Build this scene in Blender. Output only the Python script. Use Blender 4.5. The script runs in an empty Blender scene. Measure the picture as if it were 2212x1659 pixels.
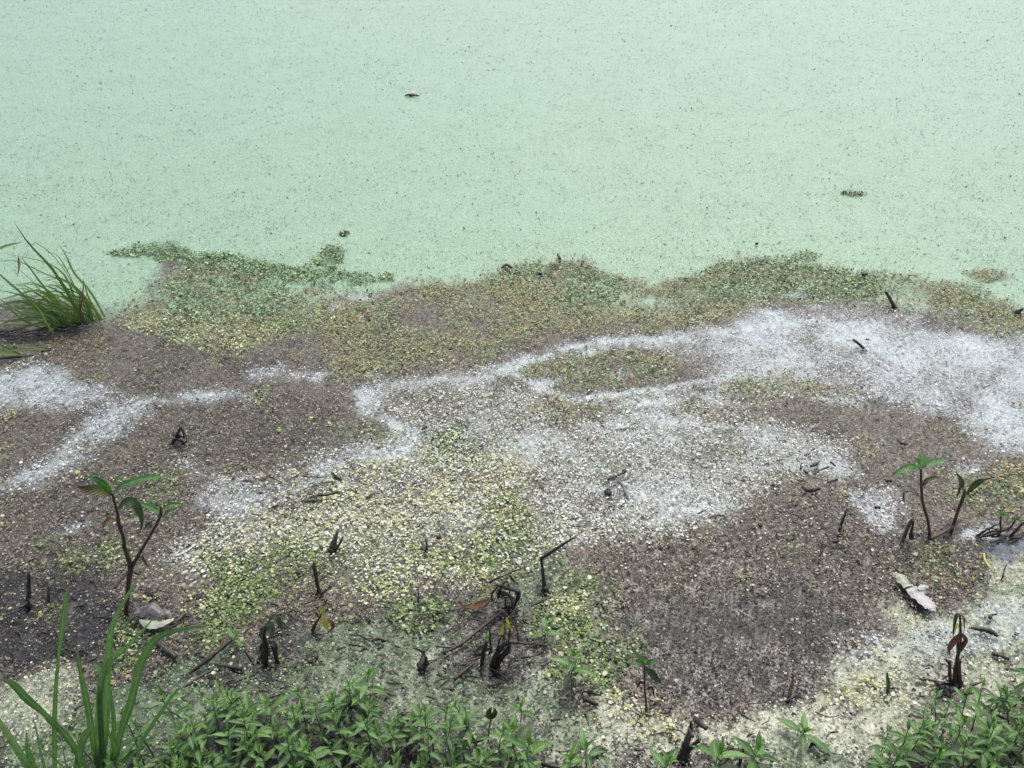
import bpy, math, random
import numpy as np
from mathutils import Vector, Matrix, Euler

# ------------------------------------------------------------------ camera, sky, sun, exposure
SC = bpy.context.scene
COL = SC.collection
CAM_H, PITCH, LENS = 1.8, math.radians(34.0), 29.95
cam_d = bpy.data.cameras.new('camera')
cam_d.lens = LENS; cam_d.sensor_width = 36.0; cam_d.sensor_fit = 'HORIZONTAL'
cam_d.clip_start = 0.02; cam_d.clip_end = 2000
cam = bpy.data.objects.new('camera', cam_d); COL.objects.link(cam)
cam.location = (0, 0, CAM_H); cam.rotation_euler = (math.pi/2 - PITCH, 0, 0)
SC.camera = cam

SUN_EL, SUN_ROT = math.radians(64), math.radians(20)
world = bpy.data.worlds.new('World'); SC.world = world; world.use_nodes = True
wn = world.node_tree.nodes; wl = world.node_tree.links
bg = wn['Background']
sky = wn.new('ShaderNodeTexSky'); sky.sky_type = 'NISHITA'; sky.sun_disc = False
sky.sun_elevation = SUN_EL; sky.sun_rotation = SUN_ROT
sky.air_density = 1.0; sky.dust_density = 4.2; sky.ozone_density = 1.0
wl.new(sky.outputs['Color'], bg.inputs['Color'])
bg.inputs['Strength'].default_value = 0.15
sun_d = bpy.data.lights.new('sun', 'SUN'); sun_d.energy = 1.3; sun_d.angle = math.radians(25)
sun_d.color = (1.0, 0.96, 0.90)
sun = bpy.data.objects.new('sun', sun_d); COL.objects.link(sun)
sd = Vector((math.sin(SUN_ROT)*math.cos(SUN_EL), math.cos(SUN_ROT)*math.cos(SUN_EL), math.sin(SUN_EL)))
sun.rotation_euler = (-sd).to_track_quat('-Z', 'Y').to_euler()
SC.view_settings.view_transform = 'Standard'
SC.view_settings.look = 'None'
SC.view_settings.exposure = 0.62
SC.view_settings.gamma = 1.0
SC.view_settings.use_curve_mapping = False

rnd = random.Random(7)
R = np.random.default_rng(11)

# ------------------------------------------------------------------ survey: photo position -> place on the water
# positions were read off a 2212 x 1659 view of the photograph
PW, PH = 2212.0, 1659.0
FPX = LENS/36.0*PW
CP, SP = math.cos(PITCH), math.sin(PITCH)

def ray(u, v):
    a = (u - PW/2)/FPX; b = -(v - PH/2)/FPX
    return (a, CP + b*SP, -SP + b*CP)

def ground(u, v, z=0.0):
    d = ray(u, v); t = (z - CAM_H)/d[2]
    return Vector((d[0]*t, d[1]*t, z))

def onplane(u, v, Y):
    d = ray(u, v); t = Y/d[1]
    return Vector((d[0]*t, Y, CAM_H + d[2]*t))

def pxsize(p):                      # metres covered by one photo-view pixel at point p
    dep = p[1]*CP + (CAM_H - p[2])*SP
    return dep/FPX

CROPS = dict(A=(0, 440.5, .2512), B=(542.2, 440.5, .2512), C=(1084.3, 440.5, .2512), D=(1626.6, 440.5, .2647),
             E=(0, 847.1, .2512), F=(542.2, 847.1, .2512), G=(1084.3, 847.1, .2512), H=(1626.6, 847.1, .2647),
             I=(0, 1242.2, .2512), J=(542.2, 1242.2, .2512), K=(1084.3, 1242.2, .2512), L=(1626.6, 1242.2, .2647),
             M=(1106, 610, .6324), N=(0, 677.7, .5915), P=(935.2, 1186, .3204), Q=(1965.3, 1050.4, .1634), V=(0, 0, 1))
def cv(k, x, y):
    o = CROPS[k]; return (o[0] + x*o[2], o[1] + y*o[2])

# ------------------------------------------------------------------ noise
class Noise2:
    def __init__(self, seed, n=256):
        self.g = np.random.default_rng(seed).random((n, n)).astype(np.float32); self.n = n
    def __call__(self, x, y):
        xi = np.floor(x); yi = np.floor(y); fx = x - xi; fy = y - yi
        fx = fx*fx*(3 - 2*fx); fy = fy*fy*(3 - 2*fy)
        n = self.n; x0 = xi.astype(np.int64) % n; y0 = yi.astype(np.int64) % n; x1 = (x0+1) % n; y1 = (y0+1) % n
        g = self.g
        return ((g[y0, x0]*(1-fx) + g[y0, x1]*fx)*(1-fy) + (g[y1, x0]*(1-fx) + g[y1, x1]*fx)*fy)*2 - 1
def fbm(ns, x, y, f, octv=3, gain=.5):
    s = 0; a = 1; t = 0
    for k in range(octv):
        s = s + a*ns(x*f + 13.7*k, y*f + 5.1*k); t += a; a *= gain; f *= 2.03
    return s/t
NA, NB, NC, ND, NE = [Noise2(s) for s in (1, 2, 3, 4, 5)]

def lump(x, y):                     # relief of the floating mat
    return .006*fbm(NC, x, y, 5, 3) + .003*NC(x*31, y*31)

# ------------------------------------------------------------------ materials
def lin(c):
    return tuple((x/255/12.92 if x/255 <= .04045 else ((x/255+.055)/1.055)**2.4) for x in c)

def new_mat(name):
    m = bpy.data.materials.new(name); m.use_nodes = True
    nt = m.node_tree; b = nt.nodes['Principled BSDF']
    return m, nt, b

def N(nt, t, **kw):
    n = nt.nodes.new(t)
    for k, v in kw.items():
        if k in n.inputs: n.inputs[k].default_value = v
        else: setattr(n, k, v)
    return n

def ramp2(nt, fac, c0, c1, p0=.3, p1=.7):
    r = N(nt, 'ShaderNodeValToRGB'); e = r.color_ramp.elements
    e[0].position = p0; e[1].position = p1
    e[0].color = (*c0, 1); e[1].color = (*c1, 1)
    nt.links.new(fac, r.inputs['Fac']); return r.outputs['Color']

def mixc(nt, a, b, fac, mode='MIX'):
    m = N(nt, 'ShaderNodeMix', data_type='RGBA', blend_type=mode)
    L = nt.links
    if isinstance(fac, (int, float)): m.inputs[0].default_value = fac
    else: L.new(fac, m.inputs[0])
    for s, x in ((6, a), (7, b)):
        if isinstance(x, tuple): m.inputs[s].default_value = (*x[:3], 1)
        else: L.new(x, m.inputs[s])
    return m.outputs[2]

def mat_film():
    m, nt, b = new_mat('floating_film')
    L = nt.links
    at = N(nt, 'ShaderNodeAttribute', attribute_name='Col')
    geo = N(nt, 'ShaderNodeNewGeometry')
    v = N(nt, 'ShaderNodeTexVoronoi', Scale=260.0); L.new(geo.outputs['Position'], v.inputs['Vector'])
    sep = N(nt, 'ShaderNodeSeparateColor'); L.new(v.outputs['Color'], sep.inputs[0])
    n1 = N(nt, 'ShaderNodeTexNoise', Scale=70.0, Detail=4.0, Roughness=.7); L.new(geo.outputs['Position'], n1.inputs['Vector'])
    n2 = N(nt, 'ShaderNodeTexNoise', Scale=2.2, Detail=5.0, Roughness=.6); L.new(geo.outputs['Position'], n2.inputs['Vector'])
    c = mixc(nt, at.outputs['Color'], ramp2(nt, sep.outputs[0], (.72, .74, .70), (1.18, 1.16, 1.16), 0, 1), 1.0, 'MULTIPLY')
    c = mixc(nt, c, ramp2(nt, n1.outputs['Fac'], (.82, .84, .80), (1.12, 1.11, 1.10), .35, .65), 1.0, 'MULTIPLY')
    c = mixc(nt, c, ramp2(nt, n2.outputs['Fac'], (.95, .96, .93), (1.04, 1.03, 1.05), .3, .7), 1.0, 'MULTIPLY')
    n4 = N(nt, 'ShaderNodeTexNoise', Scale=150.0, Detail=3.0, Roughness=.75); L.new(geo.outputs['Position'], n4.inputs['Vector'])
    c = mixc(nt, c, ramp2(nt, n4.outputs['Fac'], (.70, .74, .70), (1.13, 1.12, 1.12), .36, .58), 1.0, 'MULTIPLY')
    L.new(c, b.inputs['Base Color'])
    L.new(ramp2(nt, n1.outputs['Fac'], (.3,)*3, (.55,)*3), b.inputs['Roughness'])
    bump = N(nt, 'ShaderNodeBump', Strength=.35, Distance=.002)
    L.new(n1.outputs['Fac'], bump.inputs['Height']); L.new(bump.outputs['Normal'], b.inputs['Normal'])
    b.inputs['IOR'].default_value = 1.5
    b.inputs['Coat Weight'].default_value = .35; b.inputs['Coat Roughness'].default_value = .22; b.inputs['Coat IOR'].default_value = 1.4
    return m

def mat_frond():
    m, nt, b = new_mat('frond')
    L = nt.links
    at = N(nt, 'ShaderNodeAttribute', attribute_name='Col')
    geo = N(nt, 'ShaderNodeNewGeometry')
    n1 = N(nt, 'ShaderNodeTexNoise', Scale=420.0, Detail=2.0); L.new(geo.outputs['Position'], n1.inputs['Vector'])
    c = mixc(nt, at.outputs['Color'], ramp2(nt, n1.outputs['Fac'], (.78, .78, .76), (1.1, 1.1, 1.1), .35, .65), 1.0, 'MULTIPLY')
    L.new(c, b.inputs['Base Color'])
    n2 = N(nt, 'ShaderNodeTexNoise', Scale=160.0, Detail=0.0); L.new(geo.outputs['Position'], n2.inputs['Vector'])
    L.new(ramp2(nt, n2.outputs['Fac'], (.36,)*3, (.68,)*3, .3, .6), b.inputs['Roughness'])
    b.inputs['IOR'].default_value = 1.42
    return m

def mat_leaf(name, c0, c1, rib, rough=.42, trans=.25, spots=None):
    m, nt, b = new_mat(name)
    L = nt.links
    oi = N(nt, 'ShaderNodeObjectInfo')
    uv = N(nt, 'ShaderNodeUVMap')
    sep = N(nt, 'ShaderNodeSeparateXYZ'); L.new(uv.outputs['UV'], sep.inputs[0])
    geo = N(nt, 'ShaderNodeNewGeometry')
    n1 = N(nt, 'ShaderNodeTexNoise', Scale=60.0, Detail=4.0, Roughness=.6); L.new(geo.outputs['Position'], n1.inputs['Vector'])
    base = mixc(nt, c0, c1, oi.outputs['Random'])
    base = mixc(nt, base, ramp2(nt, n1.outputs['Fac'], (.72, .74, .70), (1.2, 1.18, 1.15), .3, .7), 1.0, 'MULTIPLY')
    # midrib: u = .5
    d = N(nt, 'ShaderNodeMath', operation='SUBTRACT'); L.new(sep.outputs['X'], d.inputs[0]); d.inputs[1].default_value = .5
    a = N(nt, 'ShaderNodeMath', operation='ABSOLUTE'); L.new(d.outputs[0], a.inputs[0])
    mr = N(nt, 'ShaderNodeMapRange'); L.new(a.outputs[0], mr.inputs['Value'])
    mr.inputs['From Min'].default_value = .03; mr.inputs['From Max'].default_value = .09
    mr.inputs['To Min'].default_value = .75; mr.inputs['To Max'].default_value = 0
    base = mixc(nt, base, rib, mr.outputs[0])
    # side veins
    w = N(nt, 'ShaderNodeMath', operation='MULTIPLY_ADD'); L.new(sep.outputs['Y'], w.inputs[0]); w.inputs[1].default_value = 60.0
    w2 = N(nt, 'ShaderNodeMath', operation='MULTIPLY'); L.new(a.outputs[0], w2.inputs[0]); w2.inputs[1].default_value = -22.0
    L.new(w2.outputs[0], w.inputs[2])
    si = N(nt, 'ShaderNodeMath', operation='SINE'); L.new(w.outputs[0], si.inputs[0])
    base = mixc(nt, base, ramp2(nt, si.outputs[0], (1, 1, 1), (.86, .88, .84), .5, .95), .8, 'MULTIPLY')
    if spots:
        n3 = N(nt, 'ShaderNodeTexNoise', Scale=38.0, Detail=3.0); L.new(geo.outputs['Position'], n3.inputs['Vector'])
        f = N(nt, 'ShaderNodeMapRange'); L.new(n3.outputs['Fac'], f.inputs['Value'])
        f.inputs['From Min'].default_value = .5; f.inputs['From Max'].default_value = .62
        base = mixc(nt, base, spots, f.outputs[0])
    L.new(base, b.inputs['Base Color'])
    b.inputs['Roughness'].default_value = rough
    b.inputs['IOR'].default_value = 1.45
    bump = N(nt, 'ShaderNodeBump', Strength=.25, Distance=.001)
    L.new(si.outputs[0], bump.inputs['Height']); L.new(bump.outputs['Normal'], b.inputs['Normal'])
    if trans:
        tr = N(nt, 'ShaderNodeBsdfTranslucent'); mx = N(nt, 'ShaderNodeMixShader')
        g = mixc(nt, base, (1.25, 1.35, .7), 1.0, 'MULTIPLY'); L.new(g, tr.inputs['Color'])
        mx.inputs[0].default_value = trans
        L.new(b.outputs[0], mx.inputs[1]); L.new(tr.outputs[0], mx.inputs[2])
        L.new(mx.outputs[0], nt.nodes['Material Output'].inputs['Surface'])
    return m

def mat_bark(name, c0, c1, rough=.6, scale=120.0):
    m, nt, b = new_mat(name)
    L = nt.links
    geo = N(nt, 'ShaderNodeNewGeometry')
    n1 = N(nt, 'ShaderNodeTexNoise', Scale=scale, Detail=5.0, Roughness=.65); L.new(geo.outputs['Position'], n1.inputs['Vector'])
    L.new(ramp2(nt, n1.outputs['Fac'], c0, c1, .35, .68), b.inputs['Base Color'])
    L.new(ramp2(nt, n1.outputs['Fac'], (rough-.2,)*3, (rough+.2,)*3), b.inputs['Roughness'])
    bump = N(nt, 'ShaderNodeBump', Strength=.6, Distance=.002)
    L.new(n1.outputs['Fac'], bump.inputs['Height']); L.new(bump.outputs['Normal'], b.inputs['Normal'])
    return m

M = {}
M['film'] = mat_film()
M['frond'] = mat_frond()
M['leaf'] = mat_leaf('weed_leaf', lin((58, 90, 46)), lin((104, 142, 76)), lin((124, 156, 100)), .42, .16)
M['young'] = mat_leaf('young_leaf', lin((88, 130, 54)), lin((110, 150, 74)), lin((138, 172, 110)), .42, .2)
M['grass'] = mat_leaf('grass_blade', lin((88, 122, 76)), lin((108, 142, 98)), lin((124, 156, 112)), .42, .3)
M['tuft'] = mat_leaf('tuft_blade', lin((86, 114, 56)), lin((130, 156, 92)), lin((125, 148, 92)), .5, .3)
M['tuft_dry'] = mat_leaf('dry_blade', lin((120, 96, 74)), lin((140, 118, 84)), lin((110, 90, 66)), .7, .1)
M['smart'] = mat_leaf('smartweed_leaf', lin((66, 110, 50)), lin((100, 142, 86)), lin((120, 160, 100)), .38, .22)
M['olive'] = mat_leaf('olive_leaf', lin((62, 74, 30)), lin((78, 84, 34)), lin((80, 84, 44)), .5, .15, spots=lin((50, 38, 28)))
M['dull'] = mat_leaf('dull_leaf', lin((58, 76, 46)), lin((72, 88, 58)), lin((78, 92, 62)), .5, .15)
M['wilt'] = mat_leaf('wilted_leaf', lin((36, 34, 28)), lin((54, 50, 38)), lin((46, 42, 34)), .5, .05)
M['dry'] = mat_leaf('dry_leaf', lin((112, 78, 54)), lin((140, 106, 76)), lin((96, 68, 48)), .65, .1)
M['rust'] = mat_leaf('rust_leaf', lin((92, 56, 44)), lin((110, 66, 50)), lin((76, 50, 40)), .6, .1)
M['yellow'] = mat_leaf('yellow_leaf', lin((168, 172, 62)), lin((190, 190, 80)), lin((190, 195, 110)), .42, .25)
M['pale'] = mat_leaf('pale_leaf', lin((172, 160, 150)), lin((180, 168, 158)), lin((165, 148, 132)), .5, .2)
M['bark'] = mat_bark('wet_dead_stem', lin((30, 27, 25)), lin((80, 71, 64)), .5)
M['brownbark'] = mat_bark('brown_dead_stem', lin((66, 48, 40)), lin((118, 92, 76)), .6)
M['greytwig'] = mat_bark('grey_twig', lin((84, 88, 96)), lin((122, 124, 130)), .6)
M['strawtwig'] = mat_bark('straw_twig', lin((196, 192, 176)), lin((222, 218, 204)), .6)
M['stem'] = mat_bark('green_stem', lin((62, 84, 42)), lin((98, 118, 66)), .5, 60)
M['redstem'] = mat_bark('purple_brown_stem', lin((58, 46, 42)), lin((94, 74, 62)), .5, 60)
M['yellowstem'] = mat_bark('yellow_stem', lin((170, 172, 80)), lin((196, 196, 110)), .5, 60)
M['soil'] = mat_bark('bank_soil', lin((52, 42, 34)), lin((96, 80, 64)), .75, 30)
def mat_scrap(name, c0, c1, stain):
    m, nt, b = new_mat(name); L = nt.links
    geo = N(nt, 'ShaderNodeNewGeometry')
    n1 = N(nt, 'ShaderNodeTexNoise', Scale=70.0, Detail=5.0, Roughness=.6); L.new(geo.outputs['Position'], n1.inputs['Vector'])
    n2 = N(nt, 'ShaderNodeTexNoise', Scale=28.0, Detail=4.0, Roughness=.7); L.new(geo.outputs['Position'], n2.inputs['Vector'])
    c = ramp2(nt, n1.outputs['Fac'], c0, c1)
    f = N(nt, 'ShaderNodeMapRange'); L.new(n2.outputs['Fac'], f.inputs['Value'])
    f.inputs['From Min'].default_value = .58; f.inputs['From Max'].default_value = .68
    c = mixc(nt, c, stain, f.outputs[0]); L.new(c, b.inputs['Base Color'])
    b.inputs['Roughness'].default_value = .45
    bump = N(nt, 'ShaderNodeBump', Strength=.5, Distance=.003)
    L.new(n1.outputs['Fac'], bump.inputs['Height']); L.new(bump.outputs['Normal'], b.inputs['Normal'])
    return m
M['scrap'] = mat_scrap('white_scrap', lin((150, 150, 146)), lin((184, 184, 182)), lin((104, 96, 88)))
M['scrapgrey'] = mat_scrap('grey_scrap', lin((72, 68, 68)), lin((112, 108, 108)), lin((46, 42, 40)))
M['scrapcream'] = mat_scrap('cream_scrap', lin((140, 146, 126)), lin((168, 174, 152)), lin((106, 112, 92)))
def mat_water():
    m, nt, b = new_mat('pond_water'); L = nt.links
    b.inputs['Base Color'].default_value = (*lin((40, 52, 56)), 1)
    b.inputs['Roughness'].default_value = .06; b.inputs['IOR'].default_value = 1.33
    geo = N(nt, 'ShaderNodeNewGeometry')
    n1 = N(nt, 'ShaderNodeTexNoise', Scale=14.0, Detail=3.0); L.new(geo.outputs['Position'], n1.inputs['Vector'])
    bump = N(nt, 'ShaderNodeBump', Strength=.08, Distance=.004)
    L.new(n1.outputs['Fac'], bump.inputs['Height']); L.new(bump.outputs['Normal'], b.inputs['Normal'])
    return m
M['water'] = mat_water()

# ------------------------------------------------------------------ object helpers
def obj(name, me, mat=None, parent=None, **props):
    if mat is not None and not me.materials: me.materials.append(mat)
    o = bpy.data.objects.new(name, me); COL.objects.link(o)
    if parent is not None: o.parent = parent
    for k, v in props.items(): o[k] = v
    return o

def thing(name, label, cat, loc, rz=0.0, group=None):
    o = bpy.data.objects.new(name, None); COL.objects.link(o)
    o.empty_display_size = .02
    o.location = loc; o.rotation_euler = (0, 0, rz); o['label'] = label; o['category'] = cat
    if group: o['group'] = group
    return o

def pymesh(name, verts, faces, uvs=None, smooth=True):
    me = bpy.data.meshes.new(name); me.from_pydata([tuple(v) for v in verts], [], faces); me.update()
    if smooth: me.polygons.foreach_set('use_smooth', [True]*len(me.polygons))
    if uvs is not None:
        l = me.uv_layers.new(name='UVMap')
        for lp in me.loops: l.data[lp.index].uv = uvs[lp.vertex_index]
    return me

def spline(pts, n):
    """Catmull-Rom through pts, n samples"""
    P = [Vector(p) for p in pts]
    if len(P) == 2: return [P[0].lerp(P[1], i/(n-1)) for i in range(n)]
    E = [P[0]*2 - P[1]] + P + [P[-1]*2 - P[-2]]
    out = []
    for i in range(n):
        t = i/(n-1)*(len(P)-1); k = min(int(t), len(P)-2); t -= k
        a, b, c, d = E[k:k+4]
        out.append(.5*((2*b) + (c-a)*t + (2*a-5*b+4*c-d)*t*t + (3*b-a-3*c+d)*t**3))
    return out

class Mesh:
    def __init__(self): self.v = []; self.f = []; self.uv = []
    def tube(self, pts, radii, n=6, jit=.15, samples=None, seed=0, cap=True):
        rr = random.Random(seed*31+len(pts))
        s = samples or max(2, (len(pts)-1)*4+1)
        C = spline(pts, s); m = len(radii)
        base = len(self.v)
        up = Vector((.3, .2, .93))
        for i, c in enumerate(C):
            t = i/(s-1)*(m-1); k = min(int(t), m-2) if m > 1 else 0
            r = radii[k]*(1-(t-k)) + radii[k+1]*(t-k) if m > 1 else radii[0]
            tan = (C[min(i+1, s-1)] - C[max(i-1, 0)])
            tan = tan.normalized() if tan.length > 1e-9 else Vector((0, 0, 1))
            a = tan.cross(up)
            if a.length < .05: a = tan.cross(Vector((1, 0, 0)))
            a.normalize(); b = tan.cross(a)
            for j in range(n):
                th = 2*math.pi*j/n
                q = r*(1 + jit*rr.uniform(-1, 1))
                self.v.append(c + a*(q*math.cos(th)) + b*(q*math.sin(th))); self.uv.append((j/n, i/(s-1)))
        for i in range(s-1):
            for j in range(n):
                j2 = (j+1) % n
                self.f.append((base+i*n+j, base+i*n+j2, base+(i+1)*n+j2, base+(i+1)*n+j))
        if cap:
            self.f.append(tuple(base+j for j in range(n))[::-1])
            self.f.append(tuple(base+(s-1)*n+j for j in range(n)))
        return self
    def ribbon(self, pts, widths, hint=(0, -.6, .8), fold=.25, samples=None, cross=2, twist=0.0, wav=0.0, seed=0, thick=0):
        rr = random.Random(seed+5)
        s = samples or max(5, (len(pts)-1)*3+1)
        C = spline(pts, s); m = len(widths); base = len(self.v); hint = Vector(hint).normalized()
        nc = cross*2+1
        for i, c in enumerate(C):
            t = i/(s-1)*(m-1); k = min(int(t), m-2); f = t-k
            w = widths[k]*(1-f) + widths[k+1]*f
            tan = (C[min(i+1, s-1)] - C[max(i-1, 0)]).normalized()
            side = tan.cross(hint)
            if side.length < .05: side = tan.cross(Vector((1, 0, 0)))
            side.normalize(); nor = side.cross(tan)
            if twist:
                q = Matrix.Rotation(twist*i/(s-1), 3, tan); side = q @ side; nor = q @ nor
            wv = wav*w*rr.uniform(-1, 1); wv2 = wav*w*rr.uniform(-1, 1)
            for j in range(nc):
                x = j/(nc-1)*2-1
                self.v.append(c + side*(w*.5*x) + nor*(fold*w*.5*abs(x)**1.3 + (wv if x > 0 else wv2)*abs(x)))
                self.uv.append((j/(nc-1), i/(s-1)))
        for i in range(s-1):
            for j in range(nc-1):
                self.f.append((base+i*nc+j, base+i*nc+j+1, base+(i+1)*nc+j+1, base+(i+1)*nc+j))
        return self
    def blob(self, c, r, seed=0, sq=(1, 1, .6), n=7, m=5):
        rr = random.Random(seed); base = len(self.v); c = Vector(c)
        for i in range(m+1):
            ph = math.pi*i/m
            for j in range(n):
                th = 2*math.pi*j/n; q = r*rr.uniform(.65, 1.2)
                self.v.append(c + Vector((q*sq[0]*math.sin(ph)*math.cos(th), q*sq[1]*math.sin(ph)*math.sin(th), q*sq[2]*math.cos(ph))))
                self.uv.append((j/n, i/m))
        for i in range(m):
            for j in range(n):
                j2 = (j+1) % n
                self.f.append((base+i*n+j, base+i*n+j2, base+(i+1)*n+j2, base+(i+1)*n+j))
        return self
    def shift(self, o):
        o = Vector(o); self.v = [Vector(p)-o for p in self.v]; return self
    def mesh(self, name): return pymesh(name, self.v, self.f, self.uv)

# ------------------------------------------------------------------ the mat: which kind of scum grows where
CL = ['mint', 'dg', 'ob', 'pb', 'w', 'c', 'y', 'yg', 'gg', 'dk', 'br', 'pool', 'wf', 'cf']
IX = {c: i for i, c in enumerate(CL)}
def stroke(pts, w):
    L_, R_ = [], []
    for i, (x, y) in enumerate(pts):
        x0, y0 = pts[max(i-1, 0)]; x1, y1 = pts[min(i+1, len(pts)-1)]
        dx, dy = x1-x0, y1-y0; d = math.hypot(dx, dy); ww = w*.5*(.7+.5*math.sin(i*2.3+w))
        L_.append((x-dy/d*ww, y+dx/d*ww*.7)); R_.append((x+dy/d*ww, y-dx/d*ww*.7))
    return L_ + R_[::-1]
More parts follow.
